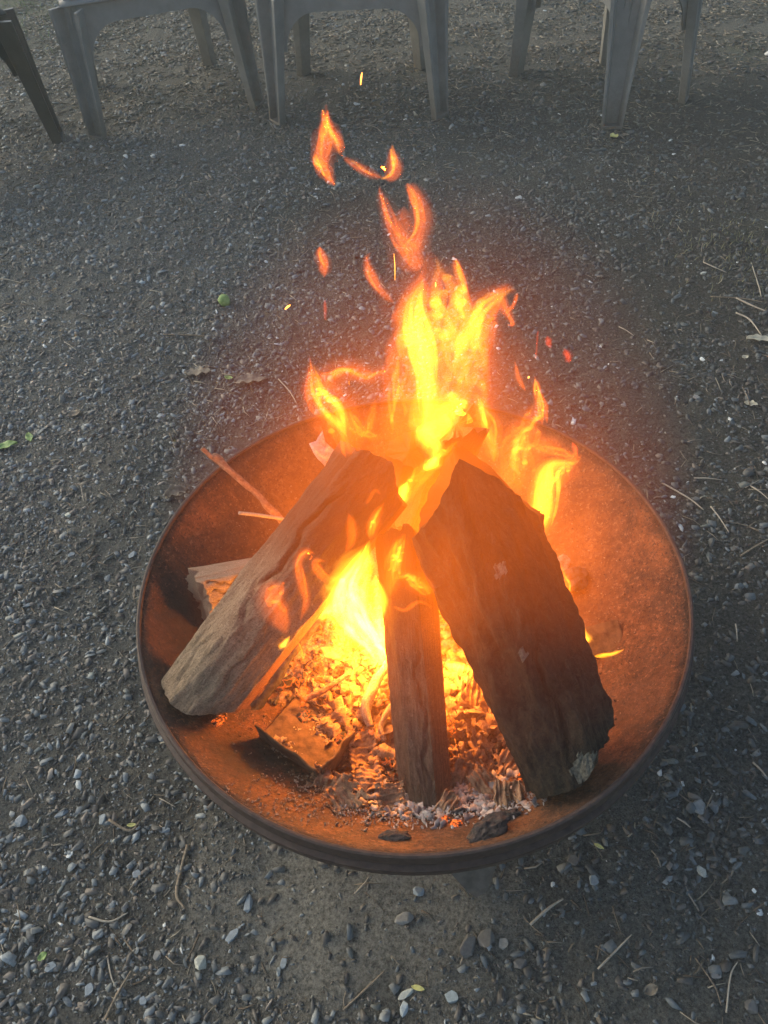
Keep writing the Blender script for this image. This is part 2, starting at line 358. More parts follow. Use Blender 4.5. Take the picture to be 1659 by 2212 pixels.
def gravel_keep(x, y):
    p = 0.72 + 0.4 * wav(x + 1, y, 5)
    p += 0.35 * (x < -0.15) - 0.40 * np.clip((x - 0.15) * 2.0, 0, 1) * (y < 0.75)
    d = np.hypot((x - PALE[0]) / 0.20, (y - PALE[1]) / 0.13)
    p *= np.clip((d - 0.55) * 1.3, 0.12, 1)
    p *= np.where(np.hypot(x - BC[0], y - BC[1]) < 0.30, 0.2, 1)
    p *= np.where(y > 2.5, 0.8, 1.0)
    near = np.clip(1.55 - 0.42 * y, 0.22, 1.0)
    return np.clip(p, 0.15, 1) * near
OV = np.array([(1, 0, 0), (-1, 0, 0), (0, 1, 0), (0, -1, 0), (0, 0, 1), (0, 0, -1)], float); OF = np.array([(0, 2, 4), (2, 1, 4), (1, 3, 4), (3, 0, 4), (2, 0, 5), (1, 2, 5), (3, 1, 5), (0, 3, 5)])
OT = np.array([OV * rng.uniform(0.7, 1.3, (6, 1)) + rng.normal(0, 0.22, (6, 3)) for _ in range(12)])
def scatter(name, n, smin, smax, sig, mean, tilt, lift, label, cat, palw, T=None, TF=None):
    x, y = area_pts(n); k = rng.random(len(x)) < gravel_keep(x, y); x, y = x[k], y[k]; m = len(x)
    s = np.clip(np.exp(rng.normal(math.log(mean), sig, m)), smin, smax) * (1 + 0.16 * np.clip(y - 1.2, 0, 3))
    sc = np.stack([s, s * rng.uniform(0.42, 0.95, m), s * rng.uniform(0.18, 0.42, m)], 1)
    T = TEMPL if T is None else T; TF = IF if TF is None else TF; nv = T.shape[1]; print(name, m)
    V = T[rng.integers(0, len(T), m)] * sc[:, None, :]
    V = np.einsum('nij,nkj->nki', rots(m, tilt), V)
    V += np.stack([x, y, gh(x, y) + sc[:, 2] * lift], 1)[:, None, :]
    F = (TF[None] + (np.arange(m) * nv)[:, None, None]).reshape(-1, 3)
    ci = rng.choice(len(PAL), m, p=palw); col = PAL[ci] * rng.uniform(0.75, 1.3, (m, 1)) * np.where(rng.random((m, 1)) < 0.12, 1.6, 1.0)
    br = np.clip(0.90 - 0.38 * (x + 0.05 * y), 0.46, 1.30); col = col * br[:, None]      # light falloff painted in: stones brighter to the left, darker to the right
    wh = rng.random(m) < 0.006; col[wh] = np.array([0.50, 0.52, 0.50])
    me = fast_mesh(name, V.reshape(-1, 3), F, M_STONE, False, np.repeat(col, nv, 0))
    return link(name, me, label=label, cat=cat, kind='stuff')
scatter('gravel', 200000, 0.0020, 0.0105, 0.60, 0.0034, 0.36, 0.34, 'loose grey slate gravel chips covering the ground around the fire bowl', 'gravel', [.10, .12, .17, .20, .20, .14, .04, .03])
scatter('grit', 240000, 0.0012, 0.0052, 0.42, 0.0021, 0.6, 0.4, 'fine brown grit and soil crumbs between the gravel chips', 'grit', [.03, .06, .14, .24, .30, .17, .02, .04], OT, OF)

# ---- litter: bits of straw, needles and bark
def litter(name, n, label, cat, lmin, lmax, wid, pal, keepf, sizey=0.12):
    x, y = area_pts(n); k = rng.random(len(x)) < keepf(x, y); x, y = x[k], y[k]; m = len(x)
    L = rng.uniform(lmin, lmax, m) * (1 + sizey * np.clip(y - 1, 0, 3)); W = wid * rng.uniform(0.5, 1.5, m) * (1 + sizey * 1.5 * np.clip(y - 1, 0, 3))
    base = np.array([(-1, -1, 0), (-1, 1, 0), (-1, 0, 1), (0, -1, .25), (0, 1, .25), (0, 0, 1.4), (1, -.6, 0), (1, .6, 0), (1, 0, .8)], float)
    F0 = np.array([(0, 1, 2), (8, 7, 6), (0, 2, 5), (0, 5, 3), (2, 1, 4), (2, 4, 5), (3, 5, 8), (3, 8, 6), (5, 4, 7), (5, 7, 8), (0, 3, 4), (0, 4, 1), (3, 6, 7), (3, 7, 4)])
    V = np.repeat(base[None], m, 0) * np.stack([L, W, W * 0.6], 1)[:, None, :]
    V[:, 3:6, 1] += (rng.normal(0, 0.12, m) * L)[:, None]
    V = np.einsum('nij,nkj->nki', rots(m, 0.10), V) + np.stack([x, y, gh(x, y) + 0.0012], 1)[:, None, :]
    F = (F0[None] + (np.arange(m) * 9)[:, None, None]).reshape(-1, 3)
    col = np.array(pal)[rng.integers(0, len(pal), m)] * rng.uniform(0.6, 1.3, (m, 1))
    me = fast_mesh(name, V.reshape(-1, 3), F, M_LITTER, False, np.repeat(col, 9, 0))
    return link(name, me, label=label, cat=cat, kind='stuff')
LP = [(0.13, 0.105, 0.075), (0.20, 0.17, 0.13), (0.09, 0.07, 0.05), (0.26, 0.23, 0.17)]
litter('plant_litter', 20000, 'short bits of dry straw, needles and bark lying on the gravel', 'litter', 0.005, 0.020, 0.0009, LP, lambda x, y: np.clip(0.35 + 0.3 * wav(x, y + 5, 4), 0.1, 1))
litter('wood_chips', 36000, 'brown wood chips and leaf litter under and behind the chairs', 'wood chips', 0.003, 0.013, 0.0022, [(0.10, 0.085, 0.06), (0.14, 0.12, 0.09), (0.06, 0.05, 0.04), (0.20, 0.18, 0.14), (0.11, 0.115, 0.10)], lambda x, y: np.clip((y - 2.2) * 0.8 + 0.3 * wav(x, y, 4), 0.0, 0.9))
def grass(n):
    V = []; F = []; col = []
    for i in range(n):
        if i % 3 < 2: p = np.array([rng.normal(-1.55, 0.25), rng.normal(4.3, 0.35)])
        else:
            c0 = [on_z(1430, 430, 0), on_z(1530, 420, 0), on_z(1660, 600, 0), on_z(1290, 260, 0), on_z(300, 230, 0), on_z(1560, 520, 0)][i % 6]
            p = c0[:2] + rng.normal(0, 0.10, 2)
        h = rng.uniform(0.006, 0.018); a = rng.uniform(0, 6.28); w_ = 0.0009
        if i % 3 == 0: h *= 2.2; w_ *= 1.8
        d = np.array([math.cos(a), math.sin(a)]); q = np.array([-d[1], d[0]]); k = len(V); z = float(gh(np.array([p[0]]), np.array([p[1]]))[0])
        l = rng.uniform(0.3, 1.2) * h
        for t, ww in ((0, 1), (0.55, .8), (1, 0.05)):
            c = p + d * l * t * t
            V += [(*(c + q * w_ * ww), z + h * t), (*(c - q * w_ * ww), z + h * t)]
        F += [(k, k + 1, k + 3, k + 2), (k + 2, k + 3, k + 5, k + 4)]
        cc = np.array([(0.10, 0.15, 0.05), (0.14, 0.16, 0.07), (0.18, 0.17, 0.09)][i % 3]); col += [cc] * 6
    link('grass', fast_mesh('grass', V, np.array(F), M_LITTER, False, np.array(col)), label='sparse short grass and moss sprouting through the gravel', cat='grass', kind='stuff')
grass(1500)

# ------------------------------------------------------------------ individual stones, twigs and leaves
def ghs(p): return float(gh(np.array([p[0]]), np.array([p[1]]))[0])
def stone(sx, sy, L, W, col, label, ang=0.0, Hh=0.45, grp='larger stones lying in the gravel'):
    p = on_z(sx, sy, 0.002); s = FP / depth(p)
    a = L / s / 2; c = W / s / 2
    import bmesh
    bm = bmesh.new(); bmesh.ops.create_icosphere(bm, subdivisions=3, radius=1.0)
    sd = sx * 0.37
    for v in bm.verts:
        q = v.co.copy(); r = 1 + 0.35 * nz(q + Vector((sd, 0, 0)), 1.1) + 0.08 * nz(q + Vector((0, sd, 0)), 3.5)
        q *= r
        for k in range(8):          # chip flat facets
            aa = sd + k * 0.95 + 0.3 * math.sin(k * 5 + sd); nrm = Vector((math.cos(aa), math.sin(aa), 0.35 * math.sin(k * 3 + sd))).normalized()
            if k == 7: nrm = Vector((0.15 * math.sin(sd), 0.2, 1)).normalized()
            dd = q.dot(nrm) - (0.62 + 0.12 * math.sin(k * 7 + sd))
            if dd > 0: q -= nrm * dd * 0.97
        v.co = Vector((q.x * a, q.y * c, q.z * min(a, c) * Hh))
    me = bpy.data.meshes.new('stone'); bm.to_mesh(me); bm.free()
    at_ = me.color_attributes.new('col', 'FLOAT_COLOR', 'POINT')
    at_.data.foreach_set('color', np.tile(np.array([*col, 1.0], np.float32), len(me.vertices)))
    me.materials.append(M_STONE)
    o = link('stone', me, label=label, cat='stone', group=grp)
    o.location = (p[0], p[1], ghs(p) + min(a, c) * Hh * 0.55); o.rotation_euler = (random.uniform(-.15, .15), random.uniform(-.15, .15), ang)
BLU = (0.17, 0.20, 0.215); GRY = (0.15, 0.15, 0.14); PAL_ = (0.33, 0.34, 0.29); WHT = (0.60, 0.62, 0.58); DRK = (0.085, 0.083, 0.078)
for a in [
    (332, 344, 16, 12, WHT, 'small bright white stone alone in front of the left chairs'),
    (534, 1952, 26, 52, BLU, 'pointed blue grey slate stone on the pale dirt near the bowl'),
    (502, 2017, 52, 24, BLU, 'long blue slate sliver below the pointed slate stone', 0.8),
    (430, 2077, 36, 46, PAL_, 'round pale pitted stone at the bottom left of the bowl', 0, 0.7),
    (611, 2078, 18, 36, BLU, 'narrow blue slate chip close to the bottom edge of the photo', -0.2),
    (873, 1985, 58, 36, GRY, 'squarish flat grey stone below the front of the bowl', 0.1),
    (905, 1924, 36, 30, BLU, 'rounded grey stone just under the front of the rim'),
    (1050, 2030, 48, 44, DRK, 'dark square edged slate below the foot plate of the bowl', 0.2),
    (1010, 2050, 46, 70, DRK, 'large dark tilted slate slab lying beside another', -0.5),
    (978, 2155, 42, 34, (0.24, 0.28, 0.28), 'pale blue faceted stone near the bottom centre'),
    (878, 2145, 48, 20, PAL_, 'long pale cream stone near the bottom centre', 0.4),
    (872, 2180, 24, 42, (0.27, 0.31, 0.32), 'light blue slate wedge beside a yellow leaf', -0.4),
    (1088, 2040, 28, 34, (0.24, 0.23, 0.20), 'tan oval stone among dark slates right of the foot plate', -0.5),
    (1174, 1968, 16, 40, BLU, 'thin upright blue slate chip right of the foot plate', -0.1),
    (1125, 2080, 44, 30, DRK, 'dark flat slate with a straight edge near the bottom centre', 0.3),
    (1282, 1908, 30, 32, BLU, 'blue grey stone on dark soil right below the bowl'),
    (1238, 1862, 34, 30, DRK, 'dark round stone half buried right below the bowl'),
    (1515, 1885, 26, 36, PAL_, 'pale stone in the dark soil at the right edge', 0.2),
    (1624, 1930, 12, 14, WHT, 'tiny white pebble at the far lower right'),
    (1508, 1750, 36, 44, (0.20, 0.21, 0.20), 'grey jagged stone in shade near the right edge'),
    (1545, 2110, 30, 20, GRY, 'grey stone close to the lower right corner'),
    (1620, 2180, 40, 40, DRK, 'dark brown lump of rock in the lower right corner'),
    (145, 1840, 26, 14, WHT, 'cream oval pebble left of the bowl bottom', 0.9),
    (107, 1844, 20, 9, WHT, 'thin white pebble beside the cream oval pebble', 0.5),
    (40, 1770, 34, 40, BLU, 'blue grey slate stone near the left edge', 0.2),
    (125, 1752, 44, 18, BLU, 'long blue slate wedge near the left edge', 0.4),
    (290, 1882, 28, 24, BLU, 'blue slate chip between two twigs at lower left'),
    (217, 1765, 20, 34, BLU, 'tall narrow grey stone at lower left', 0.2),
    (352, 1788, 30, 20, BLU, 'rounded blue stone above the twig at lower left'),
    (105, 2085, 38, 26, BLU, 'blue stone near the bottom left corner', 0.3),
    (188, 2135, 28, 34, BLU, 'blue cracked slate by the forked twig'),
    (305, 2160, 20, 24, BLU, 'blue slate chip right of the forked twig', 0.4),
    (335, 2060, 22, 28, GRY, 'grey oval stone above the two bottom twigs'),
    (58, 1305, 26, 12, BLU, 'flat bluish pebble beside the left green leaf', 0.3),
    (147, 1112, 18, 17, (0.40, 0.42, 0.34), 'pale green rounded pebble left of the bowl'),
    (128, 1075, 10, 20, BLU, 'upright slate chip left of the pale green pebble', -0.3),
    (155, 1197, 22, 16, BLU, 'blue slate chip at mid left beyond the bowl', 0.3),
    (285, 1195, 24, 18, BLU, 'blue slate chip just left of the dry leaf by the rim', 0.6),
    (1348, 875, 18, 18, GRY, 'grey pebble right of the flames beyond the bowl'),
    (1505, 860, 20, 26, GRY, 'grey pebble at right with a dark hollow behind it'),
    (1518, 775, 14, 20, WHT, 'white topped stone in the right gravel', 0.3),
    (1505, 1078, 22, 20, DRK, 'brown oval stone on the right by the rim'),
    (1455, 1072, 14, 12, WHT, 'white chipped stone right of the rim'),
    (1298, 744, 12, 9, WHT, 'small white pebble right of the high flames'),
    (1520, 590, 24, 12, PAL_, 'pale flat chip in the upper right gravel', 0.3),
    (1300, 690, 14, 24, GRY, 'upright grey slate chip right of the high flames', 0.2)]:
    stone(*a)

def twig(pts, r, label, mat=M_TWIG, z=0.004, name='twig', grp='thin twigs on the ground'):
    P = []
    n = len(pts)
    for i, (sx, sy) in enumerate(pts):
        p = on_z(sx, sy, z); P.append((p[0], p[1], ghs(p) + z + 0.002 * math.sin(i * 2.3 + sx), r * (1.0 if i < n - 1 else 0.55) * random.uniform(0.85, 1.15)))
    if n == 2: P = [P[0], tuple((np.array(P[0]) + np.array(P[1])) / 2 + np.array([0, 0, 0.002, 0])), P[1]]
    V, F = tube(P, 16, 6, 0.35, seed=pts[0][0])
    o = link(name, fast_mesh(name, V, F, mat, True), label=label, cat='twig', group=grp); return o
for a in [
    ([(740, 2180), (800, 2125), (830, 2095)], 0.0011, 'thin dark twig slanting up at the bottom centre'),
    ([(1290, 2095), (1335, 2050), (1362, 2022)], 0.0012, 'curved pale twig on dark soil below right', M_TWIGPALE),
    ([(1285, 2045), (1318, 2072)], 0.0008, 'short twig crossing the curved pale twig', M_TWIG),
    ([(1500, 2070), (1540, 2130), (1555, 2175)], 0.0010, 'straight twig near the lower right corner'),
    ([(1565, 2190), (1575, 2110), (1590, 2080)], 0.0010, 'bent twig nearest the lower right corner', M_TWIGPALE),
    ([(1460, 1770), (1490, 1790)], 0.0015, 'short thick pale twig in shade at lower right', M_TWIGPALE),
    ([(1145, 2000), (1180, 1968), (1215, 1945)], 0.0018, 'tan stick lying behind the foot plate', M_TWIGPALE),
    ([(222, 2200), (250, 2145), (280, 2095)], 0.0017, 'thick twig at the bottom left corner'),
    ([(225, 2060), (235, 2105), (245, 2130)], 0.0011, 'short twig meeting the thick bottom left twig', M_TWIGPALE),
    ([(185, 1975), (230, 1985), (270, 1965)], 0.0013, 'curved twig below the yellow leaf at left', M_TWIGPALE),
    ([(230, 1765), (275, 1788), (300, 1765)], 0.0020, 'crooked brown twig under the yellow leaf'),
    ([(402, 1820), (385, 1880), (378, 1930), (398, 1960)], 0.0024, 'long crooked dark stick left of the pale dirt'),
    ([(340, 1718), (375, 1737)], 0.0009, 'small pale twig close to the left of the rim', M_TWIGPALE),
    ([(350, 715), (400, 717), (465, 722)], 0.0020, 'dark brown stick lying level in the left gravel'),
    ([(322, 622), (350, 628)], 0.0012, 'short pale straight twig in the left gravel', M_TWIGPALE),
    ([(0, 605), (45, 612)], 0.0014, 'pale twig reaching in from the left edge', M_TWIGPALE),
    ([(140, 740), (165, 755)], 0.0012, 'tiny arched twig in the left gravel', M_TWIGPALE),
    ([(600, 812), (625, 838), (640, 865)], 0.0015, 'curved tan twig just left of the left flame', M_TWIGPALE),
    ([(505, 975), (560, 1000), (600, 1040), (640, 1055)], 0.0010, 'long fine twig behind the bowl on the left'),
    ([(430, 1090), (505, 1085)], 0.0013, 'grey twig level beyond the stick in the bowl'),
    ([(590, 1090), (660, 1082)], 0.0011, 'pale straight twig touching the rim at upper left', M_TWIGPALE),
    ([(175, 1050), (182, 1085)], 0.0010, 'short pale twig left of the grey leaf stem', M_TWIGPALE),
    ([(1520, 563), (1545, 578), (1570, 586)], 0.0014, 'pale twig in the upper right gravel', M_TWIGPALE),
    ([(1535, 640), (1600, 645), (1650, 655)], 0.0016, 'level twig in the upper right gravel', M_TWIG),
    ([(1625, 560), (1640, 620), (1645, 640)], 0.0014, 'upright twig crossing the level twig at upper right', M_TWIGPALE),
    ([(1590, 675), (1620, 690), (1645, 725)], 0.0017, 'curved pale twig above the bark chip', M_TWIGPALE),
    ([(1590, 645), (1625, 660), (1659, 672)], 0.0022, 'thick pale forked twig at the right edge', M_TWIGPALE),
    ([(1338, 700), (1370, 720)], 0.0012, 'fine twig right of the high flames', M_TWIGPALE),
    ([(1622, 870), (1605, 830)], 0.0012, 'curved twig standing near the right edge'),
    ([(1430, 1040), (1490, 1075), (1520, 1100)], 0.0013, 'slanting twig just right of the rim', M_TWIGPALE),
    ([(1500, 1030), (1560, 1035)], 0.0013, 'pale level twig right of the rim', M_TWIGPALE),
    ([(1535, 1095), (1575, 1150)], 0.0014, 'pale straight twig slanting down right of the rim', M_TWIGPALE),
    ([(1620, 1045), (1659, 1080)], 0.0014, 'pale twig leaving the right edge', M_TWIGPALE),
    ([(1600, 1200), (1659, 1165)], 0.0022, 'thick dark twig at the right edge beside the bowl'),
    ([(1640, 1145), (1610, 1130), (1565, 1125)], 0.0012, 'thin curved twig at the right edge beside the bowl'),
    ([(1588, 1350), (1590, 1390)], 0.0011, 'short pale upright twig right of the bowl', M_TWIGPALE),
    ([(1625, 1650), (1655, 1685)], 0.0014, 'pale twig in shade at the right edge', M_TWIGPALE)]:
    twig(*a)

def leaf(sx, sy, L, W, ang, mat, label, cat='leaf', curl=0.3, jag=0.0, name='leaf', lift=0.004):
    p = on_z(sx, sy, 0.005); s = FP / depth(p); L /= s; W /= s
    V = []; F = []; n, m = 12, 6
    for i in range(n + 1):
        t = i / n; wv = math.sin(math.pi * min(1, t * 0.93 + 0.05)) ** 0.8 * (1 + jag * math.sin(t * 19 + sx))
        for j in range(m + 1):
            u = j / m * 2 - 1
            V.append(((t - .5) * L, u * W / 2 * wv, curl * W * (u * u * 0.6 + 0.25 * math.sin(t * 5 + sx)) + 0.15 * W * nz((t * 4, u * 2, sx))))
    for i in range(n):
        for j in range(m): a = i * (m + 1) + j; F.append((a, a + 1, a + m + 2, a + m + 1))
    V = np.array(V); V[:, 2] -= V[:, 2].min()
    me = fast_mesh(name, V, np.array(F), mat, True)
    o = link(name, me, label=label, cat=cat); o.location = (p[0], p[1], ghs(p) + lift * 0.6); o.rotation_euler = (0, 0, ang)
    sm = o.modifiers.new('thickness', 'SOLIDIFY'); sm.thickness = 0.0006
    return o
leaf(10, 958, 50, 22, 0.2, M_GREEN, 'pale green curled leaf at the left edge')
leaf(60, 938, 34, 16, -1.1, M_GREEN, 'small green leaf standing beside the left edge leaf')
leaf(1327, 293, 18, 20, 0.3, M_YELLOW, 'bright yellow green leaf in front of the right chair leg')
leaf(1350, 285, 22, 10, 0.2, M_DRYLEAF, 'small olive leaf touching the bright yellow leaf')
leaf(383, 1068, 52, 34, 0.5, M_DRYLEAF, 'crumpled tan leaf outside the rim at upper left', jag=0.3, curl=0.5)
leaf(540, 818, 70, 30, 0.1, M_DRYLEAF, 'brown dry oak leaf left of the flames', jag=0.35)
leaf(492, 808, 20, 12, -0.4, M_GREEN, 'tiny pale green bud beside the brown dry leaf')
leaf(425, 795, 60, 26, -0.1, M_DRYLEAF, 'tan torn leaf in the left gravel', jag=0.4)
leaf(278, 1774, 20, 9, 0.05, M_YELLOW, 'small bright yellow leaf strip at lower left')
leaf(1293, 1831, 22, 8, -0.6, M_YELLOW, 'thin yellow green leaf strip on dark soil')
leaf(903, 2133, 30, 11, -0.3, M_YELLOW, 'folded yellow green leaf near the bottom centre')
leaf(85, 2062, 22, 18, 0.6, M_GREEN, 'small green leaf near the bottom left corner')
leaf(1640, 735, 56, 20, -0.15, M_PALEBARK, 'pale cream bark chip at the right edge', cat='bark chip', name='bark_chip', jag=0.3)
leaf(1625, 865, 28, 16, -0.5, M_PALEBARK, 'pale split bark chip below the cream bark chip', cat='bark chip', name='bark_chip', jag=0.3)
leaf(1610, 770, 16, 12, 0.3, M_PALEBARK, 'small pale chip beside the cream bark chip', cat='bark chip', name='bark_chip')
leaf(898, 250, 6, 22, 0.3, M_PALEBARK, 'white sliver of wood between the middle chair legs', cat='wood chip', name='wood_chip')
leaf(1405, 2140, 30, 22, 0.3, M_DRYLEAF, 'rusty brown dry leaf at the bottom right', curl=0.5)
leaf(160, 890, 26, 20, 0.3, M_DRYLEAF, 'grey dry leaf in the left gravel')
def nut():
    import bmesh
    p = on_z(482, 640, 0.01); s = FP / depth(p); r = 13.5 / s
    bm = bmesh.new(); bmesh.ops.create_icosphere(bm, subdivisions=3, radius=r)
    for v in bm.verts: v.co *= 1 + 0.12 * nz(v.co * (1.2 / r)) - 0.12 * max(0, abs(v.co.x) / r - 0.6)
    me = bpy.data.meshes.new('green_nut'); bm.to_mesh(me); bm.free(); me.materials.append(M_GREEN)
    for q in me.polygons: q.use_smooth = True
    o = link('green_nut', me, label='round green nut husk lying on the gravel left of the flames', cat='nut'); o.location = (p[0], p[1], ghs(p) + r * 0.85)
nut()

# ------------------------------------------------------------------ plastic chairs
def box_hull(P8):     # 8 corner points: bottom 4 then top 4
    return np.array(P8, float), [[3, 2, 1, 0], [4, 5, 6, 7], [0, 1, 5, 4], [1, 2, 6, 5], [2, 3, 7, 6], [3, 0, 4, 7]]
def chair(feet, label, mat=None, lw=1.0, SZ=0.405, inset=0.045, yoff=0.0):
    """feet: front-left, front-right, rear-right, rear-left on the ground"""
    feet = [np.array([f[0], f[1], ghs(f)]) for f in feet]
    ctr = sum(feet) / 4
    root = empty('plastic_chair', (ctr[0], ctr[1], 0), label=label, cat='chair', group='plastic chairs beyond the fire bowl')
    M_CHAIR = mat or globals()['M_CHAIR']
    tops = []
    for i, f in enumerate(feet):
        d = ctr - f; d[2] = 0; l = np.linalg.norm(d); tops.append(f + d / l * inset + np.array([0, 0, SZ - 0.03]))
    for i, (f, t) in enumerate(zip(feet, tops)):
        d = f - ctr; d[2] = 0; d /= np.linalg.norm(d); q = np.array([-d[1], d[0], 0])
        wa, wb = (0.035, 0.062) if i < 2 else (0.028, 0.046)       # half width at foot / at seat
        wa *= lw; wb *= lw
        th, dp = 0.005, 0.024
        def sect(c, w_):     # U channel open outwards
            k = dp * w_ / 0.036
            return [c + q * w_ + d * k, c + q * (w_ * .74) + d * k, c + q * (w_ * .58) - d * 0.0, c - q * (w_ * .58) - d * 0.0, c - q * (w_ * .74) + d * k, c - q * w_ + d * k, c - q * (w_ * .72) - d * (th * 1.3), c + q * (w_ * .72) - d * (th * 1.3)]
        V = []; n = 9
        for k in range(n):
            u = k / (n - 1); V += sect(f * (1 - u) + t * u, wa + (wb - wa) * u ** 1.3)
        F = [[a * 8 + j, a * 8 + (j + 1) % 8, a * 8 + 8 + (j + 1) % 8, a * 8 + 8 + j] for a in range(n - 1) for j in range(8)]
        F += [list(range(8))[::-1], [8 * (n - 1) + j for j in range(8)]]
        # closed lip at the foot
        k0 = len(V); kk = dp * wa / 0.036
        V += box_hull([f + q * wa * .8 - d * .003 + [0, 0, .0005], f - q * wa * .8 - d * .003 + [0, 0, .0005], f - q * wa * .92 + d * kk + [0, 0, .0005], f + q * wa * .92 + d * kk + [0, 0, .0005],
                       f + q * wa * .8 - d * .003 + [0, 0, .012], f - q * wa * .8 - d * .003 + [0, 0, .012], f - q * wa * .92 + d * kk + [0, 0, .012], f + q * wa * .92 + d * kk + [0, 0, .012]])[0].tolist()
        F += [[k0 + j for j in fc] for fc in box_hull([[0] * 3] * 8)[1]]
        bevel(link('leg', fast_mesh('leg', np.array([list(v) for v in V]), F, M_CHAIR), root), 0.0025)
    # aprons with rounded corners between neighbouring legs
    for i in range(4):
        a, c = tops[i], tops[(i + 1) % 4]; L = np.linalg.norm(c - a); e = (c - a) / L; nrm = np.array([e[1], -e[0], 0])
        top = 0.030; mid = -0.052 if i in (0,) else -0.040; drop = -0.160; rr = 0.105
        poly = [(0.0, top), (L, top), (L, drop)]
        fw = 0.020
        poly.append((L - fw + 0.006, drop))
        for k in range(9):
            th_ = k / 8 * math.pi / 2
            poly.append((L - fw - rr * (1 - math.cos(th_)), mid + (drop - mid) * (1 - math.sin(th_))))
        for k in range(9):
            th_ = (8 - k) / 8 * math.pi / 2
            poly.append((fw + rr * (1 - math.cos(th_)), mid + (drop - mid) * (1 - math.sin(th_))))
        poly += [(fw - 0.006, drop), (0.0, drop)]
        V, F = extr(poly, -0.003, 0.003)
        W = np.array([a + e * v[0] + nrm * (v[1] + 0.016 - 0.010) + np.array([0, 0, v[2]]) for v in V])
        # lean with the splay of the legs
        W += np.array([nrm * 0.055 * max(0, -v[2]) for v in V])
        link('apron', fast_mesh('apron', W, F, M_CHAIR), root)
    # seat: shallow dished slab with rounded front edge
    n = 16; V = []; F = []
    for i in range(n + 1):
        for j in range(n + 1):
            u, v = i / n, j / n
            su = 0.5 + (u - 0.5) * 1.13; sv = 0.5 + (v - 0.5) * 1.13
            p = (tops[0] * (1 - su) + tops[1] * su) * (1 - sv) + (tops[3] * (1 - su) + tops[2] * su) * sv
            z = SZ - 0.018 * math.sin(math.pi * u) * math.sin(math.pi * min(1, v * 1.1)) - 0.02 * max(0, 1 - v * 8)
            V.append((p[0], p[1], z + 0.004))
    for i in range(n):
        for j in range(n): a = i * (n + 1) + j; F.append((a, a + n + 1, a + n + 2, a + 1))
    o = link('seat', fast_mesh('seat', V, np.array(F), M_CHAIR, True), root); m_ = o.modifiers.new('thickness', 'SOLIDIFY'); m_.thickness = 0.006
    # backrest and arms (above the frame of the photograph)
    rl, rr_ = tops[3], tops[2]; fl, fr = tops[0], tops[1]; back = (rl + rr_) / 2 - (fl + fr) / 2; back[2] = 0; back /= np.linalg.norm(back)
    ex = (rr_ - rl); wd = np.linalg.norm(ex); ex /= wd; m0 = (rl + rr_) / 2; m0[2] = SZ - 0.01
    def slab(u0, u1, z0, z1, off0, off1, th_):
        P = []
        for z, off in ((z0, off0), (z1, off1)):
            for (u, t) in ((u0, 0), (u1, 0), (u1, th_), (u0, th_)): P.append(m0 + ex * u + back * (off + t) + np.array([0, 0, z]))
        return box_hull(P)
    V0, F0 = [], []
    def add(VF):
        k = len(V0); V0.extend(VF[0].tolist()); F0.extend([[k + j for j in f_] for f_ in VF[1]])
    h = wd / 2 + 0.01
    add(slab(-h, -h + .04, 0, .46, 0.0, .10, .012)); add(slab(h - .04, h, 0, .46, 0.0, .10, .012)); add(slab(-h + .04, h - .04, .38, .46, .083, .10, .012)); add(slab(-h + .04, h - .04, 0.0, .07, .0, .016, .012))
    for k in range(5):
        u = -h + .075 + k * (2 * h - .15) / 4; add(slab(u - .014, u + .014, .07, .38, .016, .083, .010))
    bevel(link('backrest', fast_mesh('backrest', np.array(V0), F0, M_CHAIR), root), 0.002)
    for sgn, f_, r_ in ((-1, fl, rl), (1, fr, rr_)):
        V0, F0 = [], []
        o_ = ex * sgn
        a = f_ + o_ * .015; c = r_ + o_ * .015 + back * .045; a[2] = c[2] = SZ
        P = [a + [0, 0, .20] - o_ * .022, a + [0, 0, .20] + o_ * .028, c + [0, 0, .235] + o_ * .024, c + [0, 0, .235] - o_ * .02]
        add(box_hull(P + [p + np.array([0, 0, .012]) for p in P]))
        g = a + back * .03
        P = [g - o_ * .004 - back * .03, g + o_ * .004 - back * .03, g + o_ * .004 + back * .02, g - o_ * .004 + back * .02]
        add(box_hull([p - np.array([0, 0, .02]) for p in P] + [p + np.array([0, 0, .20]) for p in P]))
        bevel(link('armrest', fast_mesh('armrest', np.array(V0), F0, M_CHAIR), root), 0.003)
    return root
G = lambda x, y: on_z(x, y, 0)
f3 = [G(605, 262), G(945, 250), G(905, 152), G(660, 158)]
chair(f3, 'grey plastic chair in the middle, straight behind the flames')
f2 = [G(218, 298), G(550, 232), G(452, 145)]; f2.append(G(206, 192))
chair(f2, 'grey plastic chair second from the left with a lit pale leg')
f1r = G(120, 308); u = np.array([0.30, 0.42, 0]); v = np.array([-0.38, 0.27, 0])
chair([f1r - u, f1r, f1r + v, f1r - u + v], 'plastic chair cut off by the left edge, coloured dark as in shade, one leg showing', mat=M_CHAIRSHADE, lw=1.3)
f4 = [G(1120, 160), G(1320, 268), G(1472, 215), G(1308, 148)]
chair(f4, 'grey plastic chair at the right, turned with one corner leg forward')

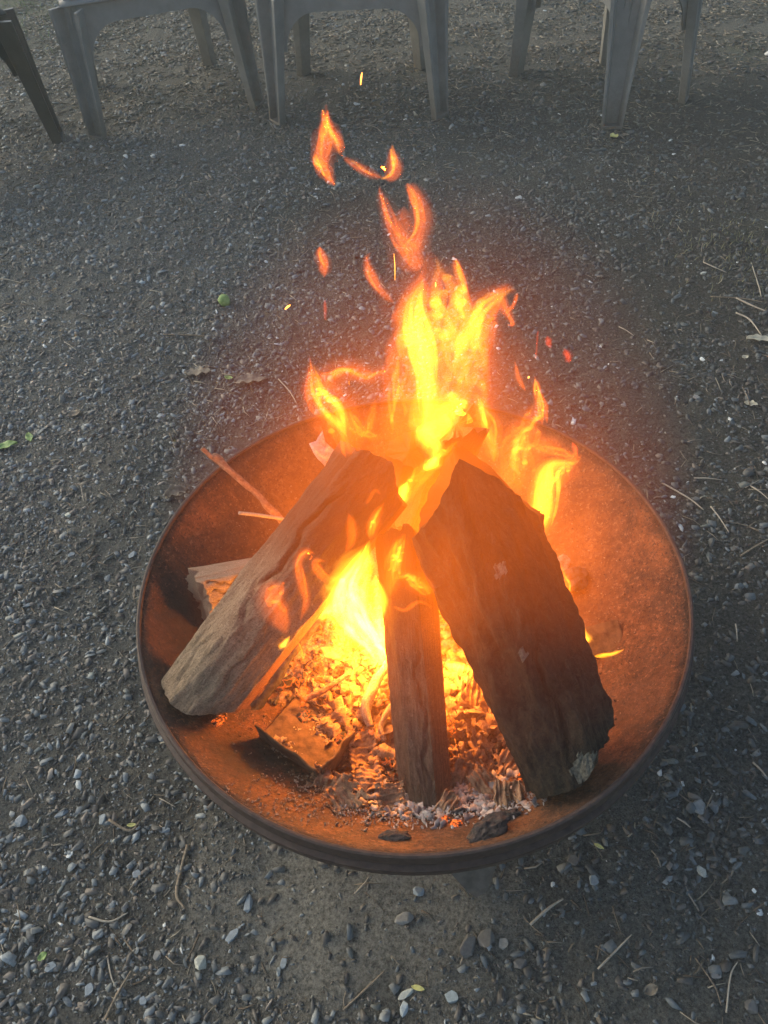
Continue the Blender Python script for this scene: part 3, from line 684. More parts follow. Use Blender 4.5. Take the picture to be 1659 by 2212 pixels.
# ------------------------------------------------------------------ fire bowl
DEP = 0.148
def bz(r): return RIM - DEP * (1 - min(1.0, r / RB) ** 3.2)     # inner surface of the bowl
def bzp(x, y): return bz(min(RB * 0.999, math.hypot(x - BC[0], y - BC[1])))
def lathe(prof, seg, mat, name, parent, closed=False, jit=0.0, **k):
    V = []; F = []
    for (r, z) in prof:
        for j in range(seg):
            a = 2 * math.pi * j / seg; rr_ = r * (1 + jit * nz((math.cos(a) * 1.5, math.sin(a) * 1.5, 3)))
            V.append((BC[0] + rr_ * math.cos(a), BC[1] + rr_ * math.sin(a), z + jit * 0.4 * nz((math.cos(a) * 2, math.sin(a) * 2, 7))))
    n = len(prof)
    for i in range(n if closed else n - 1):
        for j in range(seg): F.append((i * seg + j, i * seg + (j + 1) % seg, ((i + 1) % n) * seg + (j + 1) % seg, ((i + 1) % n) * seg + j))
    return link(name, fast_mesh(name, V, np.array(F), mat, True), parent, **k)
fb = empty('fire_bowl', (BC[0], BC[1], 0), label='round rusty steel fire bowl full of burning logs standing on the gravel', cat='fire pit')
inner = [(0.001 + (RB - 0.003) * (i / 30), 0) for i in range(31)]
inner = [(r, bz(r)) for r, _ in inner]
outer = [(r + 0.002 * (r > 0.3), bz(r) - 0.004) for r, _ in inner[::-1]]
lathe(inner + outer, 160, M_BOWL, 'bowl', fb, jit=0.004)
# rolled rim: a lip, a step and a lower bead
rp = [(RB - 0.0030, RIM - 0.002), (RB - 0.0018, RIM + 0.001), (RB + 0.0010, RIM + 0.0015), (RB + 0.0030, RIM), (RB + 0.0036, RIM - 0.004),
      (RB + 0.0040, RIM - 0.017), (RB + 0.0018, RIM - 0.019), (RB + 0.0018, RIM - 0.022), (RB + 0.0085, RIM - 0.024), (RB + 0.0092, RIM - 0.0265), (RB + 0.0075, RIM - 0.028), (RB + 0.0070, RIM - 0.042), (RB + 0.003, RIM - 0.044), (RB + 0.001, RIM - 0.041), (RB + 0.001, RIM - 0.006)]
rm_ = lathe(rp, 200, M_RIM, 'rim', fb, closed=True, jit=0.004).modifiers.new('sharp', 'EDGE_SPLIT'); rm_.split_angle = math.radians(35)
fp = on_z(1040, 1944, 0.004)
a0 = math.atan2(fp[1] - BC[1], fp[0] - BC[0])
for k in range(3):
    a = a0 + k * 2 * math.pi / 3; d = np.array([math.cos(a), math.sin(a), 0]); q = np.array([-d[1], d[0], 0]); c = np.array([BC[0], BC[1], 0])
    ft = np.linalg.norm(fp[:2] - BC)
    V, F = [], []
    rows = [(ft, 0.002, 0.0015), (ft - 0.012, 0.006, 0.014), (ft - 0.04, 0.030, 0.036), (ft - 0.07, 0.105, 0.040), (ft - 0.055, bz(ft - 0.055) - 0.005, 0.040)]
    for (r, z, w_) in rows:
        for t in (0, 0.004): V += [c + d * (r - t) + q * w_ + [0, 0, z], c + d * (r - t) - q * w_ + [0, 0, z]]
    for i in range(len(rows) - 1):
        b0, b1 = i * 4, i * 4 + 4
        F += [[b0, b0 + 1, b1 + 1, b1], [b0 + 3, b0 + 2, b1 + 2, b1 + 3], [b0 + 2, b0, b1, b1 + 2], [b0 + 1, b0 + 3, b1 + 3, b1 + 1]]
    F += [[0, 2, 3, 1], [16, 17, 19, 18]]
    link('leg', fast_mesh('leg', np.array(V), F, M_FOOT), fb)

# ------------------------------------------------------------------ logs
# ember heap
def heap_h(x, y):
    d = math.hypot((x - 0.045) / 1.1, (y - 0.590) / 1.0)
    return 0.046 * max(0, 1 - (d / 0.205) ** 2) * (1 + 0.3 * nz((x * 18, y * 18, 0))) + 0.006 * fbm((x * 60, y * 60, 2), 1, 3) * (d < 0.21)
def heap_z(x, y):
    z = heap_h(x, y); return bzp(x, y) + z
def on_heap(sx, sy, lift=0.004):
    z = 0.26
    while z > 0.05:
        p = on_z(sx, sy, z)
        if heap_z(p[0], p[1]) + lift >= z: return p
        z -= 0.001
    return on_z(sx, sy, 0.1)
LOGS = {}
def log(label, A, B, prof, mats, woodseg, n=64, amp=0.0022, topoff=None, botoff=None, grooves=(), taper=(1, 1), seed=0.0, jag=0.004, bow=0.0, topslope=0.0, group='split logs leaning together in the fire'):
    """A bottom, B top; prof: outline of (side, out) points in metres; woodseg: set of outline sides that are split wood"""
    A, B = np.array(A), np.array(B); t = B - A; L = np.linalg.norm(t); t /= L; mid = (A + B) / 2
    v = CAM - mid; out = v - (v @ t) * t; out /= np.linalg.norm(out); side = np.cross(t, out)
    if side @ RX < 0: side = -side
    # resample outline
    P = np.array(prof); m = len(P); pts = []; seg_id = []
    per = sum(np.linalg.norm(P[(i + 1) % m] - P[i]) for i in range(m)); tot = 112
    for i in range(m):
        l = np.linalg.norm(P[(i + 1) % m] - P[i]); k = max(2, int(round(tot * l / per)))
        for j in range(k): pts.append(P[i] + (P[(i + 1) % m] - P[i]) * j / k); seg_id.append(i)
    pts = np.array(pts); N = len(pts)
    for _ in range(3): pts = 0.25 * np.roll(pts, 1, 0) + 0.5 * pts + 0.25 * np.roll(pts, -1, 0)
    tang = np.roll(pts, -1, 0) - np.roll(pts, 1, 0); nrm = np.stack([tang[:, 1], -tang[:, 0]], 1); nrm /= np.linalg.norm(nrm, axis=1)[:, None]
    if (nrm * (pts - pts.mean(0))).sum() < 0: nrm = -nrm
    V = []; LC = []
    for i in range(n + 1):
        u = i / n
        sc = taper[0] + (taper[1] - taper[0]) * u
        for j in range(N):
            p2 = pts[j] * sc
            wood = seg_id[j] in woodseg
            fr = (0.3 if wood else 1.0)
            q = (p2[0] * 28 + seed, p2[1] * 28, u * L * (6 if not wood else 2.2))
            dsp = amp * 2.2 * fbm(q, 1.0, 3) + amp * fr * 1.6 * (abs(fbm((q[0] * 2.4, q[1] * 2.4, q[2] * 2.2), 1.0, 4)) - 0.3)
            if not wood: dsp += amp * 0.7 * fbm((q[0] * 6, q[1] * 6, q[2] * 7), 1.0, 2)
            for (s0, s1, u0, u1, w_, dpth) in grooves:
                if u0 < u < u1 and p2[1] > 0:
                    sc_ = s0 + (s1 - s0) * (u - u0) / (u1 - u0) + 0.004 * math.sin(u * 23 + seed) + 0.002 * math.sin(u * 61)
                    dd = abs(p2[0] - sc_) / w_
                    if dd < 1: dsp -= dpth * (1 - dd * dd) * min(1, (u - u0) * 12, (u1 - u) * 12)
            p2 = p2 + nrm[j] * dsp
            lo = 0.0; hi = L
            if topoff is not None: hi += np.interp(pts[j][0], [a[0] for a in topoff], [a[1] for a in topoff])
            hi -= topslope * pts[j][1]
            if botoff is not None: lo += np.interp(pts[j][0], [a[0] for a in botoff], [a[1] for a in botoff])
            hi += jag * fbm((pts[j][0] * 90 + seed, pts[j][1] * 90, 1), 1, 3); lo += jag * fbm((pts[j][0] * 70, pts[j][1] * 70 + seed, 5), 1, 3)
            V.append(A + t * (lo + (hi - lo) * u) + side * p2[0] + out * (p2[1] + bow * math.sin(math.pi * u)))
            LC.append((p2[0] * 1.0 + seed, p2[1] * 1.0, u * L))
    V = np.array(V); LC = np.array(LC)
    root = empty('log', tuple(A), label=label, cat='log', group=group)
    def part(name, faces, mat, VV=V, LL=LC):
        idx = sorted({i for f in faces for i in f}); mp = {a: k for k, a in enumerate(idx)}
        me = fast_mesh(name, VV[idx], [[mp[i] for i in f] for f in faces], mat, True)
        a_ = me.attributes.new('lc', 'FLOAT_VECTOR', 'POINT'); LLs = LL[idx].copy(); LLs[:, 2] /= L; LLs[:, 2] = LLs[:, 2]
        LLs[:, :2] = LL[idx][:, :2] / L
        a_.data.foreach_set('vector', LLs.astype(np.float32).ravel())
        return link(name, me, root)
    bark, wood = [], []
    for i in range(n):
        for j in range(N):
            k = (j + 1) % N; f = [i * N + j, i * N + k, (i + 1) * N + k, (i + 1) * N + j]
            (wood if seg_id[j] in woodseg else bark).append(f)
    if bark: part('bark', bark, mats[0])
    if wood: part('split_face', wood, mats[1])
    # end faces: rings shrinking to the middle
    for (base, nm) in ((0, 'cut_end'), (n * N, 'cut_end')):
        ring = V[base:base + N]; c0 = ring.mean(0); VV = []; LL = []; FF = []; K = 7
        for k in range(K):
            s = 1 - k / K
            for j in range(N):
                p = c0 + (ring[j] - c0) * s; p = p + t * (0.0015 * fbm((p[0] * 150, p[1] * 150, p[2] * 150), 1, 3) if k else 0)
                VV.append(p); LL.append((LC[base + j][0] * s, LC[base + j][1] * s, (0.5 if base else 0.1) * L))
        VV.append(c0); LL.append((0, 0, 0.1))
        for k in range(K - 1):
            for j in range(N): FF.append([k * N + j, k * N + (j + 1) % N, (k + 1) * N + (j + 1) % N, (k + 1) * N + j])
        for j in range(N): FF.append([(K - 1) * N + j, (K - 1) * N + (j + 1) % N, K * N])
        part(nm, FF, mats[2], np.array(VV), np.array(LL))
    return root, V, N, n, (side, out, t, L, A)

# big dark bark log on the right
A_ = on_heap(1236, 1640, 0.042); B_ = on_z(1012, 1088, 0.415)
R1, V1, N1, n1_, fr1 = log('thick dark log with rough bark and lichen leaning at the right', A_, B_,
    [(-0.068, 0.0), (-0.048, 0.034), (-0.010, 0.050), (0.032, 0.040), (0.062, 0.004), (0.060, -0.03), (0.0, -0.070), (-0.045, -0.045)],
    (M_BARKD, M_SPLIT, M_END), {5, 6}, n=120, amp=0.0042, topoff=[(-0.07, -0.018), (-0.02, 0.030), (0.010, 0.062), (0.035, 0.020), (0.072, -0.075)],
    topslope=0.28, botoff=[(-0.07, -0.02), (0.0, -0.012), (0.07, 0.03)], grooves=[(0.0, 0.01, 0.05, 0.45, 0.004, 0.007), (0.04, 0.02, 0.1, 0.35, 0.003, 0.005)], taper=(0.97, 1.13), seed=3.3)
# lichen patches on its bark
def crust(root, V, N, n, spots, mat, name, off=0.0016, seed=1.0):
    for (sx, sy, r_) in spots:
        sel = []
        d0 = ray(sx, sy); d0 = d0 / np.linalg.norm(d0)
        rel = V - CAM; al = rel @ d0; dist = np.linalg.norm(rel - al[:, None] * d0, axis=1)
        near = np.where(dist < 0.006)[0]
        if not len(near): continue
        c = V[near[np.argmin(al[near])]]
        rad = r_ * al[near].min() / FP
        dd = np.linalg.norm(V - c, axis=1)
        keep = np.array([dd[i] < rad * (1.3 + 0.9 * nz(V[i] * 160 + np.array([seed, sx, 0]))) for i in range(len(V))])
        faces = []
        for i in range(n):
            for j in range(N):
                f = [i * N + j, i * N + (j + 1) % N, (i + 1) * N + (j + 1) % N, (i + 1) * N + j]
                if all(keep[k] for k in f): faces.append(f)
        if len(faces) < 3: continue
        idx = sorted({i for f in faces for i in f}); mp = {a: k for k, a in enumerate(idx)}
        o_ = (CAM - c); o_ /= np.linalg.norm(o_)
        VV = V[idx] + o_ * off * 0.5 + np.array([o_ * 0.0016 * abs(nz(V[i] * 300)) for i in idx])
        o = link(name, fast_mesh(name, VV, [[mp[k] for k in f] for f in faces], mat, False), root)
        m_ = o.modifiers.new('thickness', 'SOLIDIFY'); m_.thickness = 0.0015
crust(R1, V1, N1, n1_, [(1140, 1182, 9), (1068, 1255, 10), (1050, 1300, 8), (1092, 1236, 14), (1076, 1285, 8), (1150, 1225, 7), (1140, 1420, 10), (1120, 1405, 8), (1275, 1655, 24), (1290, 1640, 12), (1165, 1440, 7), (1125, 1460, 8)], M_LICHEN, 'lichen')
# grey log on the left
A_ = on_heap(432, 1502, 0.030); B_ = on_z(818, 1004, 0.405)
R2, V2, N2, n2_, fr2 = log('grey brown log with a long crack leaning at the left', A_, B_,
    [(-0.049, 0.0), (-0.024, 0.034), (0.010, 0.040), (0.048, 0.016), (0.054, -0.020), (0.0, -0.050), (-0.038, -0.03)],
    (M_BARKG, M_SPLIT, M_SPLIT), {3, 4, 5}, n=100, amp=0.0021, topoff=[(-0.045, -0.005), (0.01, 0.012), (0.045, -0.02)],
    botoff=[(-0.045, -0.015), (0.0, -0.015), (0.045, 0.015)], grooves=[(-0.022, -0.018, 0.42, 0.90, 0.0028, 0.007), (-0.012, -0.03, 0.30, 0.52, 0.0025, 0.005), (0.020, 0.012, 0.05, 0.55, 0.002, 0.004), (-0.032, -0.034, 0.0, 0.3, 0.002, 0.004)], taper=(1.0, 1.08), seed=7.1, bow=0.006)
# upright log in the middle
A_ = on_heap(918, 1690, 0.020); B_ = on_z(872, 1150, 0.345)
R3, V3, N3, n3_, fr3 = log('narrow upright split log in the middle with a reddish split edge', A_, B_,
    [(-0.034, 0.002), (-0.018, 0.022), (0.012, 0.026), (0.034, 0.004), (0.034, -0.03), (-0.005, -0.045), (-0.030, -0.025)],
    (M_BARKM, M_SPLIT, M_SPLIT), {2, 3, 4}, n=80, amp=0.0014, topoff=[(-0.034, -0.006), (0.0, 0.01), (0.034, -0.01)],
    botoff=[(-0.034, 0.0), (0.005, -0.030), (0.034, 0.0)], grooves=[(0.006, 0.003, 0.02, 0.7, 0.0022, 0.004)], taper=(0.92, 1.08), seed=12.9, jag=0.008)
# two more behind
A_ = on_z(885, 1130, 0.22); B_ = on_z(978, 918, 0.435)
log('broken log standing behind the right log, wrapped in flame', A_, B_, [(-0.040, 0.0), (0.0, 0.022), (0.042, 0.005), (0.045, -0.02), (0.0, -0.035), (-0.035, -0.02)],
    (M_SPLIT, M_SPLIT, M_SPLIT), {0, 1, 2, 3, 4, 5}, n=50, amp=0.0020, topoff=[(-0.04, -0.05), (-0.01, -0.012), (0.015, 0.014), (0.045, 0.012)], seed=20.2, jag=0.016, taper=(0.8, 1.0))
A_ = on_z(845, 1100, 0.20); B_ = on_z(880, 985, 0.385)
log('short charred log end between the left log and the broken log', A_, B_, [(-0.030, 0.0), (0.0, 0.018), (0.030, 0.003), (0.026, -0.02), (0.0, -0.03), (-0.028, -0.02)],
    (M_SPLIT, M_SPLIT, M_SPLIT), {0, 1, 2, 3, 4, 5}, n=40, amp=0.0018, topoff=[(-0.03, -0.01), (0.0, 0.008), (0.03, -0.012)], seed=31.0, jag=0.012)
# pale split log lying at the back left
p0 = on_heap(428, 1296, 0.034); p1 = on_heap(660, 1245, 0.034)
log('pale split log lying behind the left log with its end showing', p0, p1, [(-0.046, 0.0), (-0.022, 0.028), (0.028, 0.030), (0.050, 0.0), (0.030, -0.03), (-0.030, -0.03)],
    (M_SPLITP, M_SPLITP, M_SPLITP), {0, 1, 2, 3, 4, 5}, n=60, amp=0.0034, jag=0.014, grooves=[(-0.004, 0.0, 0.0, 0.8, 0.002, 0.006), (0.012, 0.014, 0.0, 0.9, 0.0018, 0.005), (-0.018, -0.012, 0.0, 0.7, 0.002, 0.006)], botoff=[(-0.036, 0.0), (0.036, 0.012)], seed=41.0)

# ------------------------------------------------------------------ things burning in the bowl
# ember heap
n = 150; V = []; F = []
for i in range(n):
    for j in range(n):
        x = 0.035 - 0.24 + 0.48 * i / (n - 1); y = 0.575 - 0.22 + 0.44 * j / (n - 1)
        V.append((x, y, heap_z(x, y) + (0.0006 if heap_h(x, y) > 0.0015 else -0.003)))
F = [(i * n + j, (i + 1) * n + j, (i + 1) * n + j + 1, i * n + j + 1) for i in range(n - 1) for j in range(n - 1) if math.hypot(V[i * n + j][0] - 0.035, V[i * n + j][1] - 0.575) < 0.215]
link('ember_bed', fast_mesh('ember_bed', V, np.array(F), M_EMBER, False), label='glowing bed of embers and ash heaped in the fire bowl', cat='embers', kind='stuff')

def flake_cloud(name, cnt, mat, label, cat, cx, cy, rx, ry, lmin, lmax, thick=0.0008, waves=True, tilt=0.45, zoff=0.002):
    V = []; F = []
    for _ in range(cnt):
        while True:
            x, y = random.gauss(0, .5), random.gauss(0, .5)
            if x * x + y * y < 1: break
        x = cx + x * rx; y = cy + y * ry; z = heap_z(x, y) + zoff * random.random() + 0.001
        L = random.uniform(lmin, lmax); W = L * random.uniform(0.25, 0.8); k = len(V)
        R = Matrix.Rotation(random.uniform(0, 6.28), 3, 'Z') @ Matrix.Rotation(random.gauss(0, tilt), 3, 'X') @ Matrix.Rotation(random.gauss(0, tilt), 3, 'Y')
        nn = 5; cu = random.uniform(-1, 1) * 0.3
        for a in range(nn):
            t = a / (nn - 1) - 0.5
            for s_ in (-0.5, 0.5):
                wz = (0.12 * L * (a % 2)) if waves else 0
                for th_ in (0, thick):
                    q = R @ Vector((t * L, s_ * W * (1 + 0.3 * math.sin(a * 2 + L * 900)), wz + cu * L * t * t + th_)); V.append((x + q.x, y + q.y, z + q.z))
        for a in range(nn - 1):
            b0 = k + a * 4; b1 = b0 + 4
            F += [(b0 + 1, b0 + 3, b1 + 3, b1 + 1), (b0, b1, b1 + 2, b0 + 2), (b0, b0 + 1, b1 + 1, b1), (b0 + 2, b1 + 2, b1 + 3, b0 + 3)]
    return link(name, fast_mesh(name, V, np.array(F), mat), label=label, cat=cat, kind='stuff')
hx, hy, _ = on_z(760, 1560, 0.12)
flake_cloud('ash_flakes', 1500, M_ASH, 'curled flakes of pale ash scattered over the ember bed', 'ash', 0.03, 0.56, 0.19, 0.15, 0.004, 0.016)
flake_cloud('card_flakes', 420, M_CARDASH, 'larger curled and ridged flakes of burnt card heaped round the logs', 'ash', 0.045, 0.50, 0.17, 0.11, 0.012, 0.030, thick=0.001, tilt=0.5, zoff=0.012)
flake_cloud('char_crumbs', 700, M_CHAR, 'small crumbs of charcoal scattered over the ember bed', 'charcoal', 0.04, 0.54, 0.22, 0.17, 0.003, 0.012, thick=0.004, waves=False, tilt=0.7)
q = on_z(960, 1790, 0.1)
flake_cloud('fine_ash', 1500, M_PALEASH, 'fine ash and bits of char at the front foot of the fire', 'ash', q[0] + 0.01, q[1] + 0.01, 0.14, 0.045, 0.001, 0.0042, thick=0.0007, waves=False, tilt=0.5)
flake_cloud('pale_ash_flakes', 200, M_PALEASH, 'larger curled flakes of pale grey ash at the front of the fire', 'ash', q[0] + 0.01, q[1] + 0.02, 0.13, 0.05, 0.007, 0.020, thick=0.0007, waves=True, tilt=0.5)
q = on_z(760, 1790, 0.1)
flake_cloud('rust_crumbs', 700, M_ASH, 'pale crumbs sprinkled on the bare front of the bowl', 'ash', q[0], q[1] + 0.01, 0.13, 0.05, 0.0012, 0.004, thick=0.001, waves=False, tilt=0.8)

def coals(cnt):
    V = []; F = []
    for _ in range(cnt):
        a = random.uniform(0, 6.28); d = 0.19 * math.sqrt(random.random()); x = 0.045 + d * math.cos(a) * 1.1; y = 0.565 + d * math.sin(a)
        sz = random.uniform(0.005, 0.013); k = len(V); z = heap_z(x, y) + sz * 0.4
        Rm = Matrix.Rotation(random.uniform(0, 6.28), 3, 'Z') @ Matrix.Rotation(random.uniform(-.6, .6), 3, 'X'); pr = (random.uniform(.8, 1.7), random.uniform(.6, 1.1), random.uniform(.5, .8)); t_ = OT[random.randrange(12)]
        iv = IV * (1 + 0.25 * np.array([[nz((p[0] * 2 + sz * 999, p[1] * 2, p[2] * 2))] for p in IV]))
        for p in iv:
            q_ = Rm @ Vector((p[0] * pr[0], p[1] * pr[1], p[2] * pr[2])); V.append((x + q_.x * sz, y + q_.y * sz, z + q_.z * sz))
        F += [(k + f[0], k + f[1], k + f[2]) for f in ICOF]
    link('charcoal_pieces', fast_mesh('charcoal_pieces', V, np.array(F), M_COAL), label='broken black charcoal pieces with glowing cracks in the ember bed', cat='charcoal', kind='stuff')
coals(230)
q = np.array([BC[0], BC[1]])
flake_cloud('rust_flakes', 2600, M_ASH, 'tiny flakes of rust and ash dusting the whole inside of the bowl', 'rust', q[0], q[1], 0.31, 0.31, 0.0008, 0.0026, thick=0.0006, waves=False, tilt=0.5)
flake_cloud('soot_flakes', 1500, M_CHAR, 'tiny black soot specks dusting the inside of the bowl', 'soot', q[0], q[1], 0.31, 0.31, 0.0010, 0.0034, thick=0.0008, waves=False, tilt=0.5)
def frame_at(sx, sy, z, yaw, pitch=0.0, roll=0.0):
    p = on_heap(sx, sy, 0.008)
    return Matrix.Translation(Vector(p)) @ Matrix.Rotation(yaw, 4, 'Z') @ Matrix.Rotation(pitch, 4, 'X') @ Matrix.Rotation(roll, 4, 'Y')
def fluted(sx, sy, z, L, W, waves, yaw, pitch, label, roll=0.0, amp=0.0016, broken=0.3, seed=0.0, bend=0.0, name='corrugated_card', mat=None):
    """flakes of corrugated cardboard burnt to ash: flutes run along L"""
    amp *= 0.75; n = waves * 6; m = 14; V = []; F = []; keep = {}
    for i in range(n + 1):
        for j in range(m + 1):
            u, v_ = i / n - .5, j / m - .5
            V.append((u * W + 0.002 * nz((j * .5, i * .3, seed)), v_ * L * (1 + 0.12 * nz((i * 0.4, seed, 0))), amp * (1 + 0.5 * nz((u * 6, v_ * 5, seed))) * math.sin(i / 6 * 2 * math.pi + 1.6 * nz((u * 3, v_ * 3 + seed, 1))) + bend * W * (u * u + 0.5 * v_ * v_) * 2 + 0.007 * nz((u * 4, v_ * 4, seed + 3))))
    for i in range(n):
        for j in range(m):
            e = max(abs(i / n - .5), abs(j / m - .5)) * 2
            if nz((i * 0.22, j * 0.45, seed + 9)) > 0.62 - broken * e: continue
            a = i * (m + 1) + j; F.append((a, a + m + 1, a + m + 2, a + 1))
    o = link(name, fast_mesh(name, V, np.array(F), mat or M_CARDASH, True), label=label, cat='burnt cardboard', group='burnt pieces of corrugated cardboard')
    o.matrix_world = frame_at(sx, sy, z, yaw, pitch, roll)
    s_ = o.modifiers.new('thickness', 'SOLIDIFY'); s_.thickness = 0.0009
def R_(d): return math.radians(d)
fluted(1062, 1545, 0.165, 0.085, 0.085, 13, R_(-12), R_(22), 'large ridged sheet of burnt card right of the middle log', seed=1.0)
fluted(1010, 1480, 0.170, 0.05, 0.05, 8, R_(-25), R_(25), 'ridged card piece above the large ridged sheet', seed=2.0, broken=.5)
fluted(1105, 1650, 0.150, 0.05, 0.045, 7, R_(-35), R_(25), 'torn ridged card beside the foot of the right log', seed=3.0, broken=.6)
fluted(1000, 1690, 0.135, 0.050, 0.030, 5, R_(-28), R_(15), 'narrow grey card flake right of the middle log foot', seed=4.0, bend=.5)
fluted(1060, 1705, 0.137, 0.055, 0.028, 5, R_(35), R_(20), 'slanting grey card flake in the ash pile', seed=5.0, bend=-.3)
fluted(1100, 1725, 0.130, 0.040, 0.034, 6, R_(-5), R_(10), 'upright grey card flake at the right of the ash pile', seed=6.0)
fluted(1015, 1660, 0.150, 0.040, 0.050, 7, R_(20), R_(30), 'pale card flake on top of the ash pile', seed=7.0, broken=.6)
fluted(960, 1745, 0.118, 0.040, 0.020, 4, R_(-40), R_(10), 'small card strip in front of the middle log foot', seed=8.0)
fluted(790, 1655, 0.135, 0.035, 0.085, 11, R_(95), R_(0), 'stack of wavy card ash left of the middle log', roll=R_(10), seed=9.0, bend=.3)
fluted(800, 1700, 0.128, 0.040, 0.075, 10, R_(80), R_(12), 'curled wavy card ash in front of the left stack', seed=10.0, bend=-.4, broken=.5)
fluted(745, 1725, 0.118, 0.040, 0.040, 6, R_(40), R_(10), 'curled card flake at the front left of the ash', seed=11.0, bend=.6, broken=.6)
fluted(845, 1735, 0.118, 0.035, 0.040, 6, R_(100), R_(15), 'short wavy card flake beside the middle log foot', seed=12.0, bend=.4, broken=.6)
fluted(705, 1690, 0.122, 0.03, 0.04, 6, R_(-30), R_(15), 'dull card flake behind the metal corner', seed=13.0, bend=.4, broken=.6)
fluted(880, 1600, 0.135, 0.05, 0.03, 5, R_(5), R_(20), 'ridged card strip hidden beside the middle log', seed=14.0)
# lump-like pieces of charcoal and embers
def lump(name, sx, sy, z, a, c, h, mat, label, cat, yaw=0.0, group=None, rough=0.35):
    import bmesh
    bm = bmesh.new(); bmesh.ops.create_icosphere(bm, subdivisions=4, radius=1.0)
    for v in bm.verts:
        q = v.co.copy(); r = 1 + rough * fbm(q * 1.6 + Vector((sx, sy, 0)), 1, 4)
        v.co = Vector((q.x * r * a, q.y * r * c, q.z * r * h))
    me = bpy.data.meshes.new(name); bm.to_mesh(me); bm.free(); me.materials.append(mat)
    o = link(name, me, label=label, cat=cat, group=group); p = on_heap(sx, sy, h * 0.6)
    o.location = p; o.rotation_euler = (0, 0, yaw)
lump('charcoal_lump', 1055, 1795, 0.118, 0.024, 0.013, 0.010, M_CHAR, 'black charcoal lump at the front right of the ash', 'charcoal', 0.5)
lump('charcoal_lump', 1085, 1768, 0.120, 0.022, 0.007, 0.006, M_CHAR, 'thin curled black char strip behind the charcoal lump', 'charcoal', 0.2)
lump('charcoal_lump', 850, 1808, 0.106, 0.018, 0.007, 0.004, M_CHAR, 'flat charred flake alone on the front of the bowl', 'charcoal', 0.0)
lump('charcoal_lump', 1240, 1250, 0.150, 0.024, 0.018, 0.014, M_CHAR, 'dark charred knot behind the right log', 'charcoal', 0.4)
lump('charcoal_lump', 1210, 1225, 0.150, 0.020, 0.014, 0.010, M_ASH, 'small ashy chunk beside the charred knot', 'charcoal', 1.0)
lump('ember', 1140, 1672, 0.140, 0.013, 0.006, 0.006, M_HOT, 'glowing pink ember beside the foot of the right log', 'ember', 0.3)
lump('ember', 945, 1735, 0.125, 0.015, 0.007, 0.006, M_HOT, 'orange ember in front of the middle log foot', 'ember', -0.5)
lump('ember', 963, 1770, 0.115, 0.005, 0.004, 0.004, M_HOT, 'tiny round red ember in the front ash', 'ember')
lump('ember', 986, 1780, 0.113, 0.006, 0.005, 0.004, M_HOT, 'small red ember right of the tiny round one', 'ember')
lump('ember', 1150, 1640, 0.150, 0.010, 0.004, 0.004, M_HOT, 'thin red ember under the edge of the right log', 'ember', 0.4)
lump('ember', 975, 1560, 0.150, 0.010, 0.022, 0.010, M_HOT, 'red hot coal against the middle log', 'ember', 0.0)
lump('ember', 470, 1560, 0.128, 0.012, 0.006, 0.005, M_HOT, 'glowing bark scrap under the lower end of the left log', 'ember', 0.7)
# open box of scorched card: two standing walls and a floor
def card_box():
    c = [on_heap(562, 1592, 0.002), on_heap(692, 1682, 0.002), on_heap(765, 1600, 0.002), on_heap(640, 1505, 0.002)]
    root = empty('card_box', tuple(c[1]), label='remains of an open scorched card box, its corner toward the viewer', cat='box')
    def wall(a, b_, ha, hb, nm, th=0.0025):
        a, b_ = np.array(a), np.array(b_); e = (b_ - a); e[2] = 0; e /= np.linalg.norm(e); nn_ = np.array([e[1], -e[0], 0]); V = []; F = []; n_, k_ = 26, 5
        for i in range(n_ + 1):
            u = i / n_; h = (ha + (hb - ha) * u) * (1 + 0.16 * fbm((u * 5, ha * 99, 1), 1, 3)) + 0.002 * nz((u * 25, 1, hb * 77))
            for j in range(k_ + 1):
                v_ = j / k_; V.append(a + (b_ - a) * u + nn_ * (0.004 * v_ * nz((u * 3, v_, ha * 50)) + 0.003 * v_) + np.array([0, 0, -0.012 + (h + 0.012) * v_]))
        for i in range(n_):
            for j in range(k_): q = i * (k_ + 1) + j; F.append((q, q + k_ + 1, q + k_ + 2, q + 1))
        o = link(nm, fast_mesh(nm, np.array(V), np.array(F), M_CARD, True), root); o.modifiers.new('thickness', 'SOLIDIFY').thickness = th
    wall(c[0], c[1], 0.036, 0.028, 'box_wall'); wall(c[1] + np.array([0.004, 0.0, 0]), c[2], 0.028, 0.030, 'box_wall'); wall(c[2], c[3], 0.006, 0.004, 'box_wall'); 
    V = [c[0] + [0, 0, .001], c[1] + [0, 0, .001], c[2] + [0, 0, .001], c[3] + [0, 0, .001]]
    link('box_floor', fast_mesh('box_floor', *box_hull([v - np.array([0, 0, .004]) for v in V] + V), M_CARD), root)
    m = sum(c) / 4; flake_cloud('box_debris', 520, M_ASH, 'bits of ash and splinters lying inside the card box', 'ash', m[0], m[1], 0.045, 0.035, 0.003, 0.014, thick=0.001, tilt=0.5, zoff=0.006)
card_box()
# wood board behind the right log
o = link('board', fast_mesh('board', *box_hull([(-.028, -.021, 0), (.028, -.021, 0), (.028, .021, 0), (-.028, .021, 0), (-.028, -.021, .006), (.028, -.021, .006), (.028, .021, .006), (-.028, .021, .006)]), M_CARD), label='small flat board burning at its edge right of the thick log', cat='board')
bevel(o, 0.0008, 1); o.matrix_world = frame_at(1300, 1382, 0.160, R_(6), R_(12), R_(-14))
